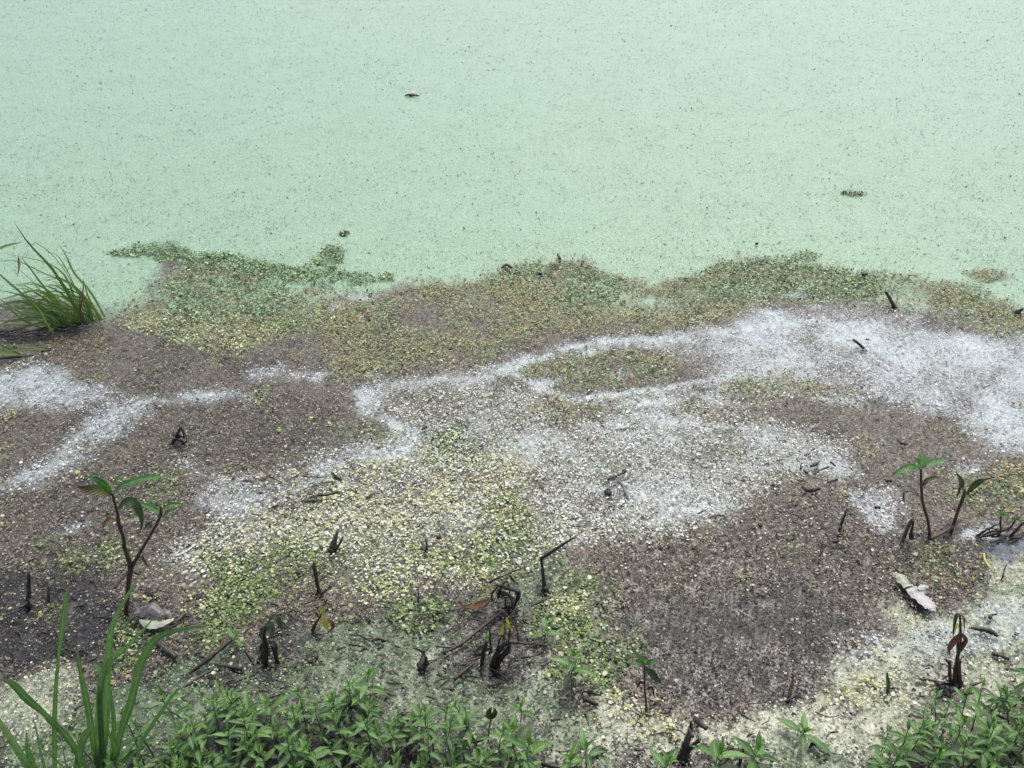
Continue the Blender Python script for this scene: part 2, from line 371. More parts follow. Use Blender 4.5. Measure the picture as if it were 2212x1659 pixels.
# (class, softness px, opacity, polygon)  painted in order, photo-view px
B = -900; T = 3200; D = 2700
SHAPES = [
 ('pb', 14, 1, [(-900, 660), (0, 648), (60, 640), (235, 660), (300, 640), (350, 560), (440, 560), (600, 590), (720, 625), (800, 640), (860, 618), (1000, 610), (1060, 600), (1130, 577), (1200, 566), (1280, 577), (1340, 607), (1400, 622), (1480, 602), (1560, 572), (1680, 567), (1760, 577), (1860, 592), (1930, 602), (1990, 618), (2060, 618), (2120, 640), (2212, 670), (3200, 700), (3200, 2700), (-900, 2700)]),
 # upper fringe, olive and ochre
 ('ob', 22, .95, [(235, 690), (310, 620), (420, 570), (560, 572), (650, 600), (720, 630), (800, 642), (860, 615), (1000, 608), (1060, 598), (1130, 573), (1200, 562), (1280, 573), (1340, 603), (1400, 618), (1480, 598), (1560, 568), (1680, 560), (1760, 573), (1860, 588), (1960, 605), (2060, 612), (2120, 640), (2212, 672), (2600, 680), (2600, 725), (2212, 728), (2120, 716), (2000, 676), (1900, 660), (1640, 655), (1560, 690), (1400, 716), (1200, 690), (1080, 660), (900, 655), (820, 690), (720, 700), (560, 752), (430, 742), (280, 705)]),
 ('ob', 30, .7, [(690, 700), (800, 670), (960, 720), (1150, 700), (1100, 740), (960, 800), (820, 815), (700, 800)]),
 ('ob', 30, .55, [(900, 640), (1150, 650), (1300, 690), (1460, 690), (1420, 725), (1200, 720), (1000, 690)]),
 ('y', 18, .35, [(290, 680), (430, 690), (560, 700), (690, 690), (560, 748), (430, 738), (290, 712)]),
 ('dg', 10, .85, [(240, 545), (330, 524), (380, 520), (410, 545), (500, 548), (560, 560), (640, 578), (690, 545), (737, 530), (740, 560), (715, 588), (845, 592), (850, 608), (770, 618), (700, 622), (600, 612), (470, 585), (330, 560)]),
 ('mint', 14, .55, [(250, 560), (330, 570), (360, 620), (300, 660), (230, 690), (180, 680), (200, 600)]),
 ('mint', 18, .6, [(560, 600), (700, 605), (820, 615), (780, 635), (700, 640), (560, 625)]),
 ('dg', 22, .5, [(330, 640), (400, 575), (560, 600), (640, 640), (560, 690), (420, 690)]),
 ('dg', 16, .6, [(1500, 610), (1700, 590), (1880, 600), (1890, 640), (1700, 650), (1520, 650)]),
 ('dg', 14, .5, [(1230, 580), (1340, 607), (1340, 660), (1200, 650)]),
 ('dg', 9, .5, [(1470, 600), (1560, 566), (1680, 558), (1780, 572), (1860, 586), (1960, 602), (1960, 616), (1860, 606), (1680, 584), (1560, 590), (1480, 612)]),
 ('dg', 9, .4, [(1040, 602), (1130, 574), (1200, 562), (1290, 574), (1350, 606), (1330, 614), (1270, 590), (1200, 580), (1130, 592), (1060, 612)]),
 ('mint', 8, .8, [(1380, 642), (1418, 640), (1416, 656), (1385, 655)]),
 ('mint', 14, .55, [(1930, 600), (2010, 622), (2010, 660), (1960, 660), (1900, 640), (1890, 606)]),
 ('wf', 8, .9, [(735, 630), (770, 636), (830, 640), (800, 650), (745, 640)]),
 ('wf', 7, .8, [(714, 652), (738, 652), (738, 662), (716, 662)]),
 ('wf', 6, .8, [(1680, 626), (1745, 626), (1740, 640), (1690, 634)]),
 ('wf', 7, .7, [(2030, 662), (2080, 660), (2070, 674), (2035, 674)]),
 ('mint', 30, .3, [(250, 580), (420, 580), (560, 610), (700, 615), (700, 660), (520, 690), (400, 670), (250, 690)]),
 ('mint', 20, .4, [(1220, 590), (1340, 620), (1420, 640), (1500, 620), (1540, 640), (1420, 670), (1240, 650)]),
 # right-hand white field
 ('w', 40, .92, [(1480, 725), (1560, 705), (1640, 662), (1720, 655), (1900, 672), (2000, 690), (2120, 722), (2212, 728), (2700, 730), (2700, 1000), (2212, 985), (2130, 965), (2060, 905), (1950, 872), (1700, 862), (1550, 832), (1470, 785)]),
 ('wf', 30, .7, [(1780, 700), (1900, 690), (2100, 735), (2212, 750), (2600, 760), (2600, 800), (2212, 800), (2100, 790), (1880, 770), (1800, 740)]),
 ('wf', 25, .6, [(2090, 830), (2212, 800), (2600, 830), (2600, 980), (2212, 975), (2140, 950)]),
 ('wf', 18, .55, [(1540, 715), (1640, 668), (1720, 662), (1690, 690), (1600, 720)]),
 # veins
 ('w', 16, .9, [(1000, 808), (1100, 780), (1200, 748), (1300, 726), (1500, 716), (1500, 740), (1310, 750), (1210, 770), (1110, 806), (1010, 835)]),
 ('wf', 10, .7, [(1040, 805), (1190, 755), (1310, 732), (1490, 724), (1480, 736), (1300, 742), (1180, 770), (1050, 815)]),
 ('w', 12, .85, [(1095, 798), (1125, 804), (1180, 834), (1250, 846), (1450, 832), (1560, 810), (1560, 828), (1450, 852), (1250, 862), (1165, 846)]),
 ('ob', 16, .6, [(1120, 795), (1200, 765), (1400, 752), (1480, 790), (1450, 828), (1250, 842), (1150, 824)]),
 ('wf', 10, .7, [(1315, 798), (1350, 794), (1360, 808), (1320, 812)]),
 # left-hand white
 ('w', 26, .95, [(-500, 800), (0, 796), (100, 786), (170, 830), (340, 862), (320, 900), (235, 945), (145, 1012), (0, 1062), (-300, 1080), (-300, 1050), (0, 1030), (110, 980), (185, 905), (215, 880), (100, 880), (-300, 890)]),
 ('wf', 18, .5, [(-300, 820), (80, 810), (110, 850), (30, 868), (-300, 870)]),
 ('pb', 20, .85, [(-300, 892), (80, 890), (180, 900), (120, 960), (0, 1015), (-300, 1040)]),
 ('w', 14, .8, [(530, 800), (620, 792), (700, 800), (690, 820), (600, 824), (535, 826)]),
 ('w', 13, .8, [(380, 850), (470, 838), (560, 850), (540, 864), (400, 868)]),
 ('br', 40, .5, [(340, 890), (480, 880), (720, 860), (700, 960), (600, 1010), (420, 1010), (360, 950)]),
 ('br', 30, .4, [(0, 1080), (300, 1060), (380, 1100), (300, 1200), (0, 1240)]),
 ('yg', 16, .4, [(90, 1150), (140, 1160), (120, 1180), (80, 1180)]), ('y', 12, .6, [(225, 1190), (260, 1195), (262, 1210), (228, 1212)]),
 ('yg', 22, .35, [(100, 1220), (240, 1170), (320, 1210), (260, 1250), (120, 1250)]),
 ('yg', 22, .25, [(340, 1020), (420, 1060), (380, 1120), (260, 1080)]),
 # central pale field
 ('c', 32, .92, [(770, 830), (1000, 806), (1110, 815), (1250, 868), (1500, 856), (1700, 905), (1860, 960), (1800, 1015), (1660, 1060), (1530, 1135), (1290, 1180), (1200, 1215), (1000, 1262), (790, 1292), (690, 1230), (400, 1262), (340, 1200), (420, 1145), (500, 1100), (420, 1010), (560, 1040), (690, 985), (860, 962), (890, 930), (800, 890)]),
 ('w', 24, .7, [(765, 832), (900, 812), (1000, 806), (1010, 830), (820, 860), (830, 890), (910, 925), (900, 960), (860, 975), (700, 1000), (620, 1050), (560, 1085), (470, 1110), (405, 1040), (440, 1000), (560, 1030), (690, 975), (850, 950), (860, 925), (790, 900)]),
 ('wf', 16, .55, [(775, 838), (820, 850), (800, 880), (880, 915), (910, 930), (890, 960), (850, 930), (785, 895)]),
 ('pb', 26, .65, [(560, 1030), (690, 1000), (740, 1030), (690, 1075), (570, 1070)]),
 ('gg', 24, .5, [(700, 940), (800, 900), (860, 930), (800, 970), (720, 975)]),
 ('ob', 18, .5, [(720, 935), (800, 915), (850, 935), (800, 960)]),
 ('dg', 24, .4, [(930, 940), (1000, 920), (1040, 960), (1000, 1015), (940, 1000)]),
 ('ob', 26, .6, [(1180, 858), (1290, 868), (1320, 895), (1220, 915), (1150, 890)]),
 ('pb', 30, .4, [(850, 830), (1000, 830), (1090, 880), (960, 910), (860, 890)]),
 ('wf', 22, .65, [(1100, 935), (1200, 925), (1240, 960), (1180, 985), (1100, 990)]),
 ('wf', 30, .6, [(1260, 1050), (1400, 1040), (1560, 1080), (1600, 1110), (1480, 1130), (1300, 1090)]),
 ('w', 30, .5, [(1250, 950), (1500, 920), (1720, 930), (1820, 980), (1640, 1050), (1500, 1080), (1280, 1040)]),
 ('wf', 18, .55, [(940, 1120), (1050, 1100), (1080, 1130), (980, 1160)]),
 ('wf', 20, .5, [(660, 1155), (740, 1140), (900, 1170), (880, 1190), (760, 1180)]),
 ('y', 34, .55, [(780, 1255), (930, 1195), (1010, 1140), (1090, 1090), (1110, 1140), (1020, 1240), (960, 1270), (800, 1292)]),
 ('yg', 30, .45, [(1000, 1160), (1110, 1080), (1150, 1150), (1080, 1230), (1000, 1250)]),
 ('y', 40, .25, [(450, 1150), (700, 1090), (900, 1060), (1000, 1120), (700, 1180), (500, 1220)]),
 ('yg', 22, .9, [(470, 1210), (560, 1180), (650, 1190), (680, 1240), (620, 1290), (540, 1330), (440, 1330), (420, 1290)]),
 ('y', 18, .5, [(400, 1270), (480, 1250), (470, 1310), (400, 1320)]),
 ('gg', 30, .4, [(640, 1200), (780, 1210), (760, 1290), (660, 1280)]),
 ('y', 50, .26, [(380, 1270), (520, 1120), (760, 1070), (1000, 1040), (1130, 1030), (1170, 1180), (1000, 1250), (800, 1290)]),
 ('yg', 40, .32, [(440, 1190), (700, 1170), (960, 1150), (1110, 1090), (1160, 1230), (900, 1290), (640, 1300), (480, 1340)]),
 ('yg', 30, .5, [(1060, 1130), (1200, 1180), (1290, 1260), (1180, 1300), (1090, 1260)]),
 ('y', 30, .3, [(560, 1020), (900, 960), (1100, 980), (1080, 1080), (700, 1100)]),
 # veins and loops of white film over the pale field
 *[(c, so, op, stroke(p, w)) for c, so, op, w, p in (
  ('w', 14, .45, 24, [(990, 832), (1060, 803), (1120, 790), (1180, 766), (1235, 750), (1310, 736), (1400, 730), (1500, 720), (1640, 700)]),
  ('wf', 6, .95, 14, [(1000, 828), (1060, 803), (1120, 790), (1180, 766), (1235, 750), (1310, 736), (1400, 730), (1500, 720), (1640, 700), (1760, 690)]),
  ('wf', 6, .95, 16, [(1090, 798), (1130, 812), (1165, 838), (1240, 855), (1330, 850), (1450, 835), (1510, 815), (1600, 808)]),
  ('wf', 8, .8, 14, [(1160, 838), (1190, 826), (1178, 810)]),
  ('wf', 7, .9, 18, [(1450, 836), (1540, 862), (1640, 870), (1740, 855), (1850, 862)]),
  ('w', 14, .8, 34, [(770, 838), (830, 826), (900, 818), (1000, 812), (1060, 806)]),
  ('wf', 9, .75, 16, [(772, 838), (830, 828), (930, 818), (1040, 806)]),
  ('wf', 9, .85, 22, [(780, 836), (790, 880), (840, 905), (905, 930), (900, 955), (850, 975), (760, 985), (690, 1010), (640, 1050), (560, 1090)]),
  ('wf', 7, .8, 12, [(1230, 862), (1300, 872), (1420, 866), (1500, 850)]),
  ('wf', 7, .7, 10, [(1330, 735), (1300, 752), (1240, 770), (1170, 800)]),
  ('w', 18, .55, 60, [(1120, 940), (1240, 930), (1400, 920), (1560, 930), (1700, 950)]),
  ('wf', 12, .5, 26, [(1300, 900), (1420, 900), (1560, 915), (1660, 940)]),
  ('w', 16, .7, 50, [(800, 960), (700, 1010), (640, 1060), (540, 1100), (440, 1080), (410, 1020)]),
  ('wf', 9, .8, 18, [(-300, 1075), (0, 1048), (110, 1000), (170, 945), (230, 892), (320, 868), (430, 852), (545, 856)]),
  ('wf', 10, .7, 24, [(1250, 1060), (1340, 1050), (1430, 1080), (1540, 1100), (1600, 1095)]),
  ('wf', 9, .7, 16, [(1700, 1000), (1780, 990), (1850, 1010), (1880, 1060), (1920, 1080)]),
  ('pb', 14, .7, 40, [(1140, 815), (1230, 800), (1330, 785), (1440, 790), (1470, 812), (1400, 828), (1250, 838)]),
  ('ob', 12, .6, 26, [(1130, 808), (1230, 785), (1340, 768), (1450, 780), (1480, 800)]),
  ('ob', 14, .55, 34, [(1560, 826), (1660, 832), (1760, 830), (1840, 844)]),
  ('pb', 14, .6, 40, [(1180, 876), (1260, 880), (1330, 876), (1290, 900), (1200, 905)]),
  ('pb', 16, .6, 36, [(1480, 875), (1560, 900), (1640, 905), (1720, 900)]),
  ('wf', 5, 1, 15, [(1085, 797), (1120, 806), (1150, 826), (1180, 842), (1240, 854), (1330, 850), (1450, 836), (1510, 818), (1580, 808)]),
  ('wf', 5, .9, 12, [(1150, 828), (1200, 828), (1215, 815)]),
  ('wf', 5, .9, 12, [(1060, 803), (1120, 790), (1180, 766), (1235, 750), (1310, 736), (1400, 730)]))],
 # right: brown and dark mat
 ('pb', 28, .75, [(1560, 872), (1700, 870), (1960, 892), (2130, 955), (2110, 1005), (1870, 1005), (1850, 955), (1700, 905)]),
 ('ob', 26, .45, [(1570, 820), (1700, 812), (1850, 840), (1800, 862), (1600, 860)]),
 ('pb', 30, .8, [(1700, 1060), (1860, 1010), (1960, 1010), (2110, 1000), (2212, 985), (2700, 1000), (2700, 1250), (2212, 1170), (2130, 1180), (1900, 1100), (1720, 1090)]),
 ('ob', 26, .5, [(2050, 1030), (2212, 1010), (2500, 1050), (2500, 1110), (2212, 1100), (2100, 1110)]),
 ('yg', 22, .35, [(2100, 1050), (2212, 1040), (2212, 1100), (2120, 1100)]),
 ('br', 34, .95, [(1300, 1190), (1560, 1140), (1660, 1080), (1740, 1060), (1850, 1085), (1960, 1180), (2110, 1190), (2130, 1280), (2010, 1330), (1890, 1310), (1700, 1360), (1500, 1400), (1350, 1400), (1280, 1280)]),
 ('w', 20, .75, [(1840, 1060), (1930, 1050), (1960, 1090), (1900, 1140), (1860, 1110)]),
 ('wf', 18, .7, [(1690, 995), (1800, 990), (1860, 1005), (1840, 1030), (1720, 1030)]),
 ('w', 16, .6, [(2060, 1000), (2130, 1000), (2120, 1030), (2070, 1030)]),
 ('dk', 40, .97, [(1320, 1320), (1440, 1270), (1600, 1260), (1720, 1230), (1840, 1290), (1870, 1360), (1760, 1500), (1560, 1535), (1400, 1510), (1350, 1430)]),
 ('ob', 26, .4, [(1980, 1160), (2110, 1170), (2130, 1260), (2000, 1250)]),
 ('yg', 16, .45, [(1960, 1200), (2060, 1190), (2060, 1225), (1970, 1230)]),
 # left bottom dark
 ('dk', 24, .9, [(-900, 1250), (0, 1245), (200, 1240), (285, 1300), (260, 1400), (130, 1440), (-50, 1462), (-900, 1470)]),
 ('cf', 18, .95, [(-900, 1475), (-50, 1470), (60, 1452), (130, 1450), (180, 1490), (175, 1560), (80, 1610), (0, 1600), (-900, 1620)]),
 ('gg', 24, .95, [(200, 1470), (330, 1440), (470, 1400), (560, 1390), (640, 1345), (800, 1310), (960, 1290), (1100, 1275), (1200, 1255), (1230, 1340), (1220, 1420), (1260, 1480), (1340, 1520), (1330, 1600), (1200, 1900), (-900, 2700), (-900, 1620), (100, 1600), (190, 1540)]),
 ('dk', 20, .55, [(560, 1340), (640, 1330), (660, 1380), (600, 1460), (540, 1440)]),
 ('dk', 24, .55, [(960, 1300), (1130, 1250), (1140, 1330), (1050, 1400), (980, 1380)]),
 ('dk', 20, .5, [(1000, 1400), (1120, 1380), (1140, 1440), (1060, 1480), (980, 1470)]),
 ('dk', 24, .45, [(270, 1300), (420, 1290), (420, 1350), (300, 1360)]),
 ('yg', 14, .9, [(230, 1370), (290, 1330), (330, 1370), (320, 1420), (250, 1450), (232, 1430)]),
 ('y', 12, .5, [(250, 1395), (300, 1375), (310, 1400), (260, 1420)]),
 ('yg', 14, .7, [(370, 1350), (470, 1330), (480, 1380), (400, 1390)]),
 ('dg', 14, .5, [(840, 1325), (960, 1290), (960, 1350), (860, 1350)]),
 ('yg', 14, .5, [(840, 1318), (960, 1286), (970, 1340), (930, 1360), (860, 1345)]),
 ('gg', 22, .7, [(1090, 1260), (1180, 1200), (1260, 1220), (1230, 1300), (1120, 1290)]),
 ('yg', 26, .85, [(1170, 1265), (1260, 1240), (1300, 1290), (1350, 1400), (1350, 1480), (1280, 1490), (1200, 1430), (1180, 1350)]),
 ('y', 16, .45, [(1185, 1300), (1250, 1290), (1270, 1330), (1200, 1340)]),
 ('dg', 26, .3, [(1230, 1330), (1310, 1360), (1340, 1460), (1270, 1470)]),
 # dark soil under the weed beds, painted darker for shade between the leaves
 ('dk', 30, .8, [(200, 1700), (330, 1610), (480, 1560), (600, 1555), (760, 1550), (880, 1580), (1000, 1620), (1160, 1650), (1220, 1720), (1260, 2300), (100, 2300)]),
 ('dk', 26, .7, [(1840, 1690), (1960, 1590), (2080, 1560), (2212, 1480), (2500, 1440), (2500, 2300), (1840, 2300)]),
 # bottom right pale
 ('cf', 18, .97, [(1890, 1300), (1950, 1285), (1985, 1332), (2060, 1318), (2130, 1310), (2120, 1250), (2140, 1225), (2212, 1205), (3000, 1210), (3000, 1700), (2212, 1620), (2050, 1570), (1960, 1600), (1830, 1659), (1700, 1900), (1380, 1900), (1240, 1600), (1270, 1500), (1340, 1485), (1420, 1520), (1560, 1545), (1690, 1520), (1780, 1480), (1800, 1430), (1850, 1400), (1930, 1370), (1900, 1340)]),
 ('w', 18, .6, [(1800, 1390), (1880, 1350), (1900, 1330), (1930, 1400), (1860, 1450), (1810, 1440)]),
 ('gg', 30, .45, [(1900, 1400), (2060, 1360), (2212, 1300), (2600, 1300), (2600, 1420), (2212, 1400), (2060, 1460), (1950, 1480)]),
 ('wf', 30, .45, [(1880, 1390), (2040, 1350), (2212, 1280), (2600, 1280), (2600, 1400), (2212, 1380), (2000, 1440)]),
 ('y', 22, .5, [(1330, 1490), (1450, 1525), (1500, 1560), (1440, 1590), (1300, 1560)]),
 ('y', 22, .3, [(1780, 1500), (1900, 1450), (1960, 1500), (1840, 1550)]),
 ('gg', 34, .85, [(1230, 1570), (1400, 1600), (1700, 1610), (1830, 1659), (1900, 2700), (900, 2700), (1100, 1650)]),
 ('dk', 14, .45, [(1800, 1540), (1850, 1530), (1870, 1560), (1820, 1570)]), ('dk', 14, .4, [(1990, 1520), (2030, 1520), (2030, 1545), (1995, 1545)]),
 ('wf', 12, .8, [(2075, 1150), (2150, 1135), (2160, 1160), (2110, 1180), (2080, 1175)]),
 ('dk', 14, .6, [(2050, 1150), (2100, 1170), (2130, 1200), (2080, 1215), (2030, 1180)]),
 ('pool', 7, 1, [(2125, 1188), (2150, 1170), (2185, 1172), (2190, 1196), (2168, 1220), (2140, 1212)]),
 ('pool', 6, .8, [(2195, 1165), (2260, 1150), (2290, 1180), (2240, 1205), (2198, 1196)]),
 ('wf', 12, .5, [(120, 1142), (160, 1118), (200, 1112), (190, 1138), (140, 1152)]),
 *[('dk', 7, .8, [(u+r*math.cos(q*.785), v+.6*r*math.sin(q*.785)) for q in range(8)]) for u, v, r in (  # dark rings at stem feet: wet scum, also painted contact shade
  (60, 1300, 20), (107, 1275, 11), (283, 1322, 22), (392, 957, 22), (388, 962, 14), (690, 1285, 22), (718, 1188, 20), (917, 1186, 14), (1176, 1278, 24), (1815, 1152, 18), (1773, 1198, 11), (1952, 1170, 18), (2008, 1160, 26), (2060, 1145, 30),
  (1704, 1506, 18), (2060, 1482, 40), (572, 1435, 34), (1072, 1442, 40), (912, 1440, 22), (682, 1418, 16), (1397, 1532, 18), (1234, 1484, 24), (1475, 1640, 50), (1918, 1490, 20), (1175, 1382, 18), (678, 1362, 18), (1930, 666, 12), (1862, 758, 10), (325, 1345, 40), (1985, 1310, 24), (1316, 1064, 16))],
 # drifting scraps of brown fronds out on the duckweed
 ('ob', 6, .8, [(2078, 592), (2110, 583), (2165, 585), (2185, 598), (2150, 606), (2100, 603)]),
 ('dg', 7, .6, [(1690, 556), (1740, 542), (1770, 548), (1750, 558)]),
]
SC_ = 0
def sdist(px, py, poly):
    P = np.array(poly, np.float32); Q = np.roll(P, -1, 0)
    best = np.full(px.shape, 1e12, np.float32); inside = np.zeros(px.shape, bool)
    for (ax, ay), (bx, by) in zip(P, Q):
        ex, ey = bx-ax, by-ay
        wx, wy = px-ax, py-ay
        t = np.clip((wx*ex+wy*ey)/(ex*ex+ey*ey+1e-9), 0, 1)
        dx, dy = wx-ex*t, (wy-ey*t)*1.5      # vertical distances are foreshortened
        best = np.minimum(best, dx*dx+dy*dy)
        if ay != by:
            inside ^= ((ay > py) != (by > py)) & (px < (bx-ax)*(py-ay)/(by-ay)+ax)
    d = np.sqrt(best)
    return np.where(inside, d, -d)

def toview(x, y):
    zc = y*CP + CAM_H*SP; yc = y*SP - CAM_H*CP
    return PW/2 + x/zc*FPX, PH/2 - yc/zc*FPX

def classify(x, y):
    """weights of each kind of scum at places (x, y) on the water"""
    x = x.astype(np.float32); y = y.astype(np.float32)
    wx = x + .036*fbm(NA, x, y, 8, 4, .6); wy = y + .042*fbm(NB, x, y, 8, 4, .6)
    u, v = toview(wx, np.maximum(wy, .3))
    u = u.astype(np.float32); v = v.astype(np.float32)
    W = np.zeros((len(CL), x.size), np.float32); W[0] = 1
    nz = fbm(ND, x, y, 9, 4, .65)
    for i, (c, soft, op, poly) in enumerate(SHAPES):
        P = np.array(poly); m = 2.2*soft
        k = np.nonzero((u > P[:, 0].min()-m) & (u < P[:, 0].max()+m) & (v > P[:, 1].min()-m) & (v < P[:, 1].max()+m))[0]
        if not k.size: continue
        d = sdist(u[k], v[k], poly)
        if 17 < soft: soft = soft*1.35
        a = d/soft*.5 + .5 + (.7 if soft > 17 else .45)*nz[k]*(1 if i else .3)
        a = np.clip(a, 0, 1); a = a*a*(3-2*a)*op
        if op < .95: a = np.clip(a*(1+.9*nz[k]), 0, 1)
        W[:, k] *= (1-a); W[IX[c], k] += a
    for src, dst, f, lo, amt, nn in (('c', 'w', 5, .12, .55, NC), ('c', 'pb', 8, .20, .75, NE), ('c', 'yg', 11, .30, .6, NA), ('pb', 'br', 6, .1, .6, NC), ('pb', 'ob', 9, .26, .5, NB), ('w', 'pb', 10, .24, .6, NE), ('w', 'wf', 4, .12, .5, NC),
                                     ('gg', 'dk', 9, .05, .8, NE), ('gg', 'yg', 7, .12, .35, NA), ('br', 'ob', 8, .26, .35, NE), ('cf', 'gg', 8, .2, .5, NE), ('cf', 'pb', 12, .3, .6, NB), ('yg', 'dk', 14, .2, .6, NC), ('ob', 'pb', 6, .2, .5, NA), ('ob', 'dg', 5, .15, .5, NE)):
        q = np.clip((fbm(nn, x + 31.7, y*.8 + 17.3, f, 4, .6) - lo)*5, 0, 1)*amt
        t = W[IX[src]]*q; W[IX[src]] -= t; W[IX[dst]] += t
    return W

# film colour of each kind, and the palette of fronds lying on it (colour, share)
FILM = dict(mint=(150, 196, 168), dg=(122, 158, 108), ob=(128, 138, 104), pb=(106, 100, 88), w=(170, 178, 180), c=(144, 148, 140),
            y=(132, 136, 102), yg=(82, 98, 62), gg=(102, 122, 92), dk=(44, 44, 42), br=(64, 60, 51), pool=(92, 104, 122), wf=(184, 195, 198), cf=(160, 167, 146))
PAL = dict(
 mint=[((68, 100, 74), .45), ((106, 136, 108), .33), ((98, 106, 72), .12), ((196, 220, 206), .10)],
 dg=[((30, 54, 12), .42), ((76, 110, 38), .24), ((134, 158, 92), .18), ((168, 198, 150), .18)],
 ob=[((176, 172, 118), .20), ((140, 134, 78), .19), ((150, 108, 66), .13), ((150, 178, 126), .20), ((48, 54, 24), .26), ((138, 142, 126), .04)],
 pb=[((120, 112, 100), .32), ((88, 82, 74), .27), ((148, 138, 114), .16), ((170, 167, 160), .08), ((86, 80, 90), .06), ((140, 108, 88), .06), ((124, 132, 96), .05)],
 w=[((226, 228, 230), .26), ((194, 198, 202), .36), ((158, 158, 156), .22), ((114, 111, 106), .12), ((134, 124, 106), .04)],
 c=[((228, 232, 224), .26), ((200, 203, 184), .25), ((164, 166, 146), .24), ((106, 105, 90), .20), ((196, 200, 198), .06)],
 y=[((214, 214, 166), .25), ((182, 184, 122), .27), ((130, 138, 84), .34), ((230, 232, 216), .14)],
 yg=[((138, 158, 86), .22), ((98, 124, 64), .36), ((176, 186, 122), .07), ((56, 72, 40), .32), ((210, 214, 186), .03)],
 gg=[((112, 138, 98), .40), ((78, 94, 66), .30), ((150, 172, 134), .16), ((192, 200, 190), .08), ((46, 48, 40), .08)],
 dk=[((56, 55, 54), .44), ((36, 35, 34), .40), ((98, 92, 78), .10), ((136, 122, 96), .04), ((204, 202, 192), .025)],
 br=[((74, 69, 58), .36), ((130, 119, 99), .19), ((158, 140, 113), .10), ((54, 52, 48), .31), ((212, 210, 198), .05), ((120, 126, 92), .02)],
 pool=[((120, 140, 120), 1)],
 wf=[((220, 224, 228), .40), ((198, 202, 207), .42), ((156, 157, 159), .18)],
 cf=[((214, 218, 192), .28), ((188, 192, 160), .32), ((158, 164, 132), .24), ((104, 106, 84), .10), ((226, 228, 222), .06)])
CONTR = dict(c=.8, cf=.6, w=.62, wf=.6, gg=.8, dk=.85, br=.85, pb=.8, y=.75, yg=.8, ob=.9)
for _c, _k in CONTR.items():            # fronds of one kind are slimed over alike: pull each towards the mean of its kind
    _t = sum(w for _, w in PAL[_c]); _m = [sum(q[i]*w for q, w in PAL[_c])/_t for i in range(3)]
    PAL[_c] = [(tuple(_m[i] + (q[i]-_m[i])*_k for i in range(3)), w) for q, w in PAL[_c]]
DENS = dict(mint=.0, dg=1, ob=1, pb=1, w=.6, c=.95, y=1, yg=1, gg=.55, dk=1, br=1, pool=.04, wf=.16, cf=.36)

K_ALB = .82
FILMC = np.array([lin(FILM[c]) for c in CL], np.float32)*K_ALB
FILMC[0] = (.240, .370, .240)

# ---- film sheet: fine grid near, long sheet beyond
def build_film():
    nx, ny = 500, 320
    t = np.linspace(0, 1, ny); ys = .78 + (5.2-.78)*t**1.25
    X = np.zeros((ny, nx), np.float32); Y = np.zeros_like(X)
    s = np.linspace(-1, 1, nx)
    for i, y in enumerate(ys):
        hw = .85*(y*CP + CAM_H*SP) + .9
        X[i] = s*hw; Y[i] = y
    x = X.ravel(); y = Y.ravel()
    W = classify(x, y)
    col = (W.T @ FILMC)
    # mottling inside the mat
    mott = 1 + .16*fbm(NE, x, y, 22, 3)*(1-W[0])
    col *= mott[:, None]
    z = (lump(x, y) - .004)*(1-W[0]) - .004
    # the sheet rides up and dies out under the bank at the near edge
    cell = (np.arange(ny-1)[:, None]*nx + np.arange(nx-1)[None]).ravel()
    quad = np.stack([cell, cell+1, cell+nx+1, cell+nx], 1)
    pool = W[IX['pool']][quad].mean(1) > .5
    pass
    verts = np.stack([x, y, z], 1)
    # outer apron
    extra = []; ec = []; eq = []
    n0 = len(verts)
    mint = FILMC[0]
    hw = X[-1, -1]
    ring = [(-hw, 5.2), (hw, 5.2)]
    def q(*pts):
        k = n0 + len(extra)
        for p in pts: extra.append((p[0], p[1], -.004)); ec.append(mint)
        eq.append((k, k+1, k+2, k+3))
    YB = [5.2, 8, 14, 30, 80, 300]
    for a, b in zip(YB[:-1], YB[1:]):
        XB = [-300, -60, -20, -hw, hw, 20, 60, 300]
        for c, d in zip(XB[:-1], XB[1:]): q((c, a), (d, a), (d, b), (c, b))
    for sgn in (-1, 1):
        e = X[:, 0 if sgn < 0 else -1]
        for i in range(0, ny-1, 10):
            j = min(i+10, ny-1)
            a = (e[i], ys[i]); b = (e[j], ys[j]); c = (sgn*300, ys[j]); d = (sgn*300, ys[i])
            q(*((d, a, b, c) if sgn < 0 else (a, d, c, b)))
    verts = np.concatenate([verts, np.array(extra)]); col = np.concatenate([col, np.array(ec)])
    faces = quad.tolist() + eq
    me = bpy.data.meshes.new('duckweed_film')
    me.from_pydata(verts.tolist(), [], faces); me.update()
    at = me.color_attributes.new('Col', 'FLOAT_COLOR', 'POINT')
    at.data.foreach_set('color', np.concatenate([col, np.ones((len(col), 1))], 1).astype(np.float32).ravel())
    me.polygons.foreach_set('use_smooth', [True]*len(me.polygons))
    return me

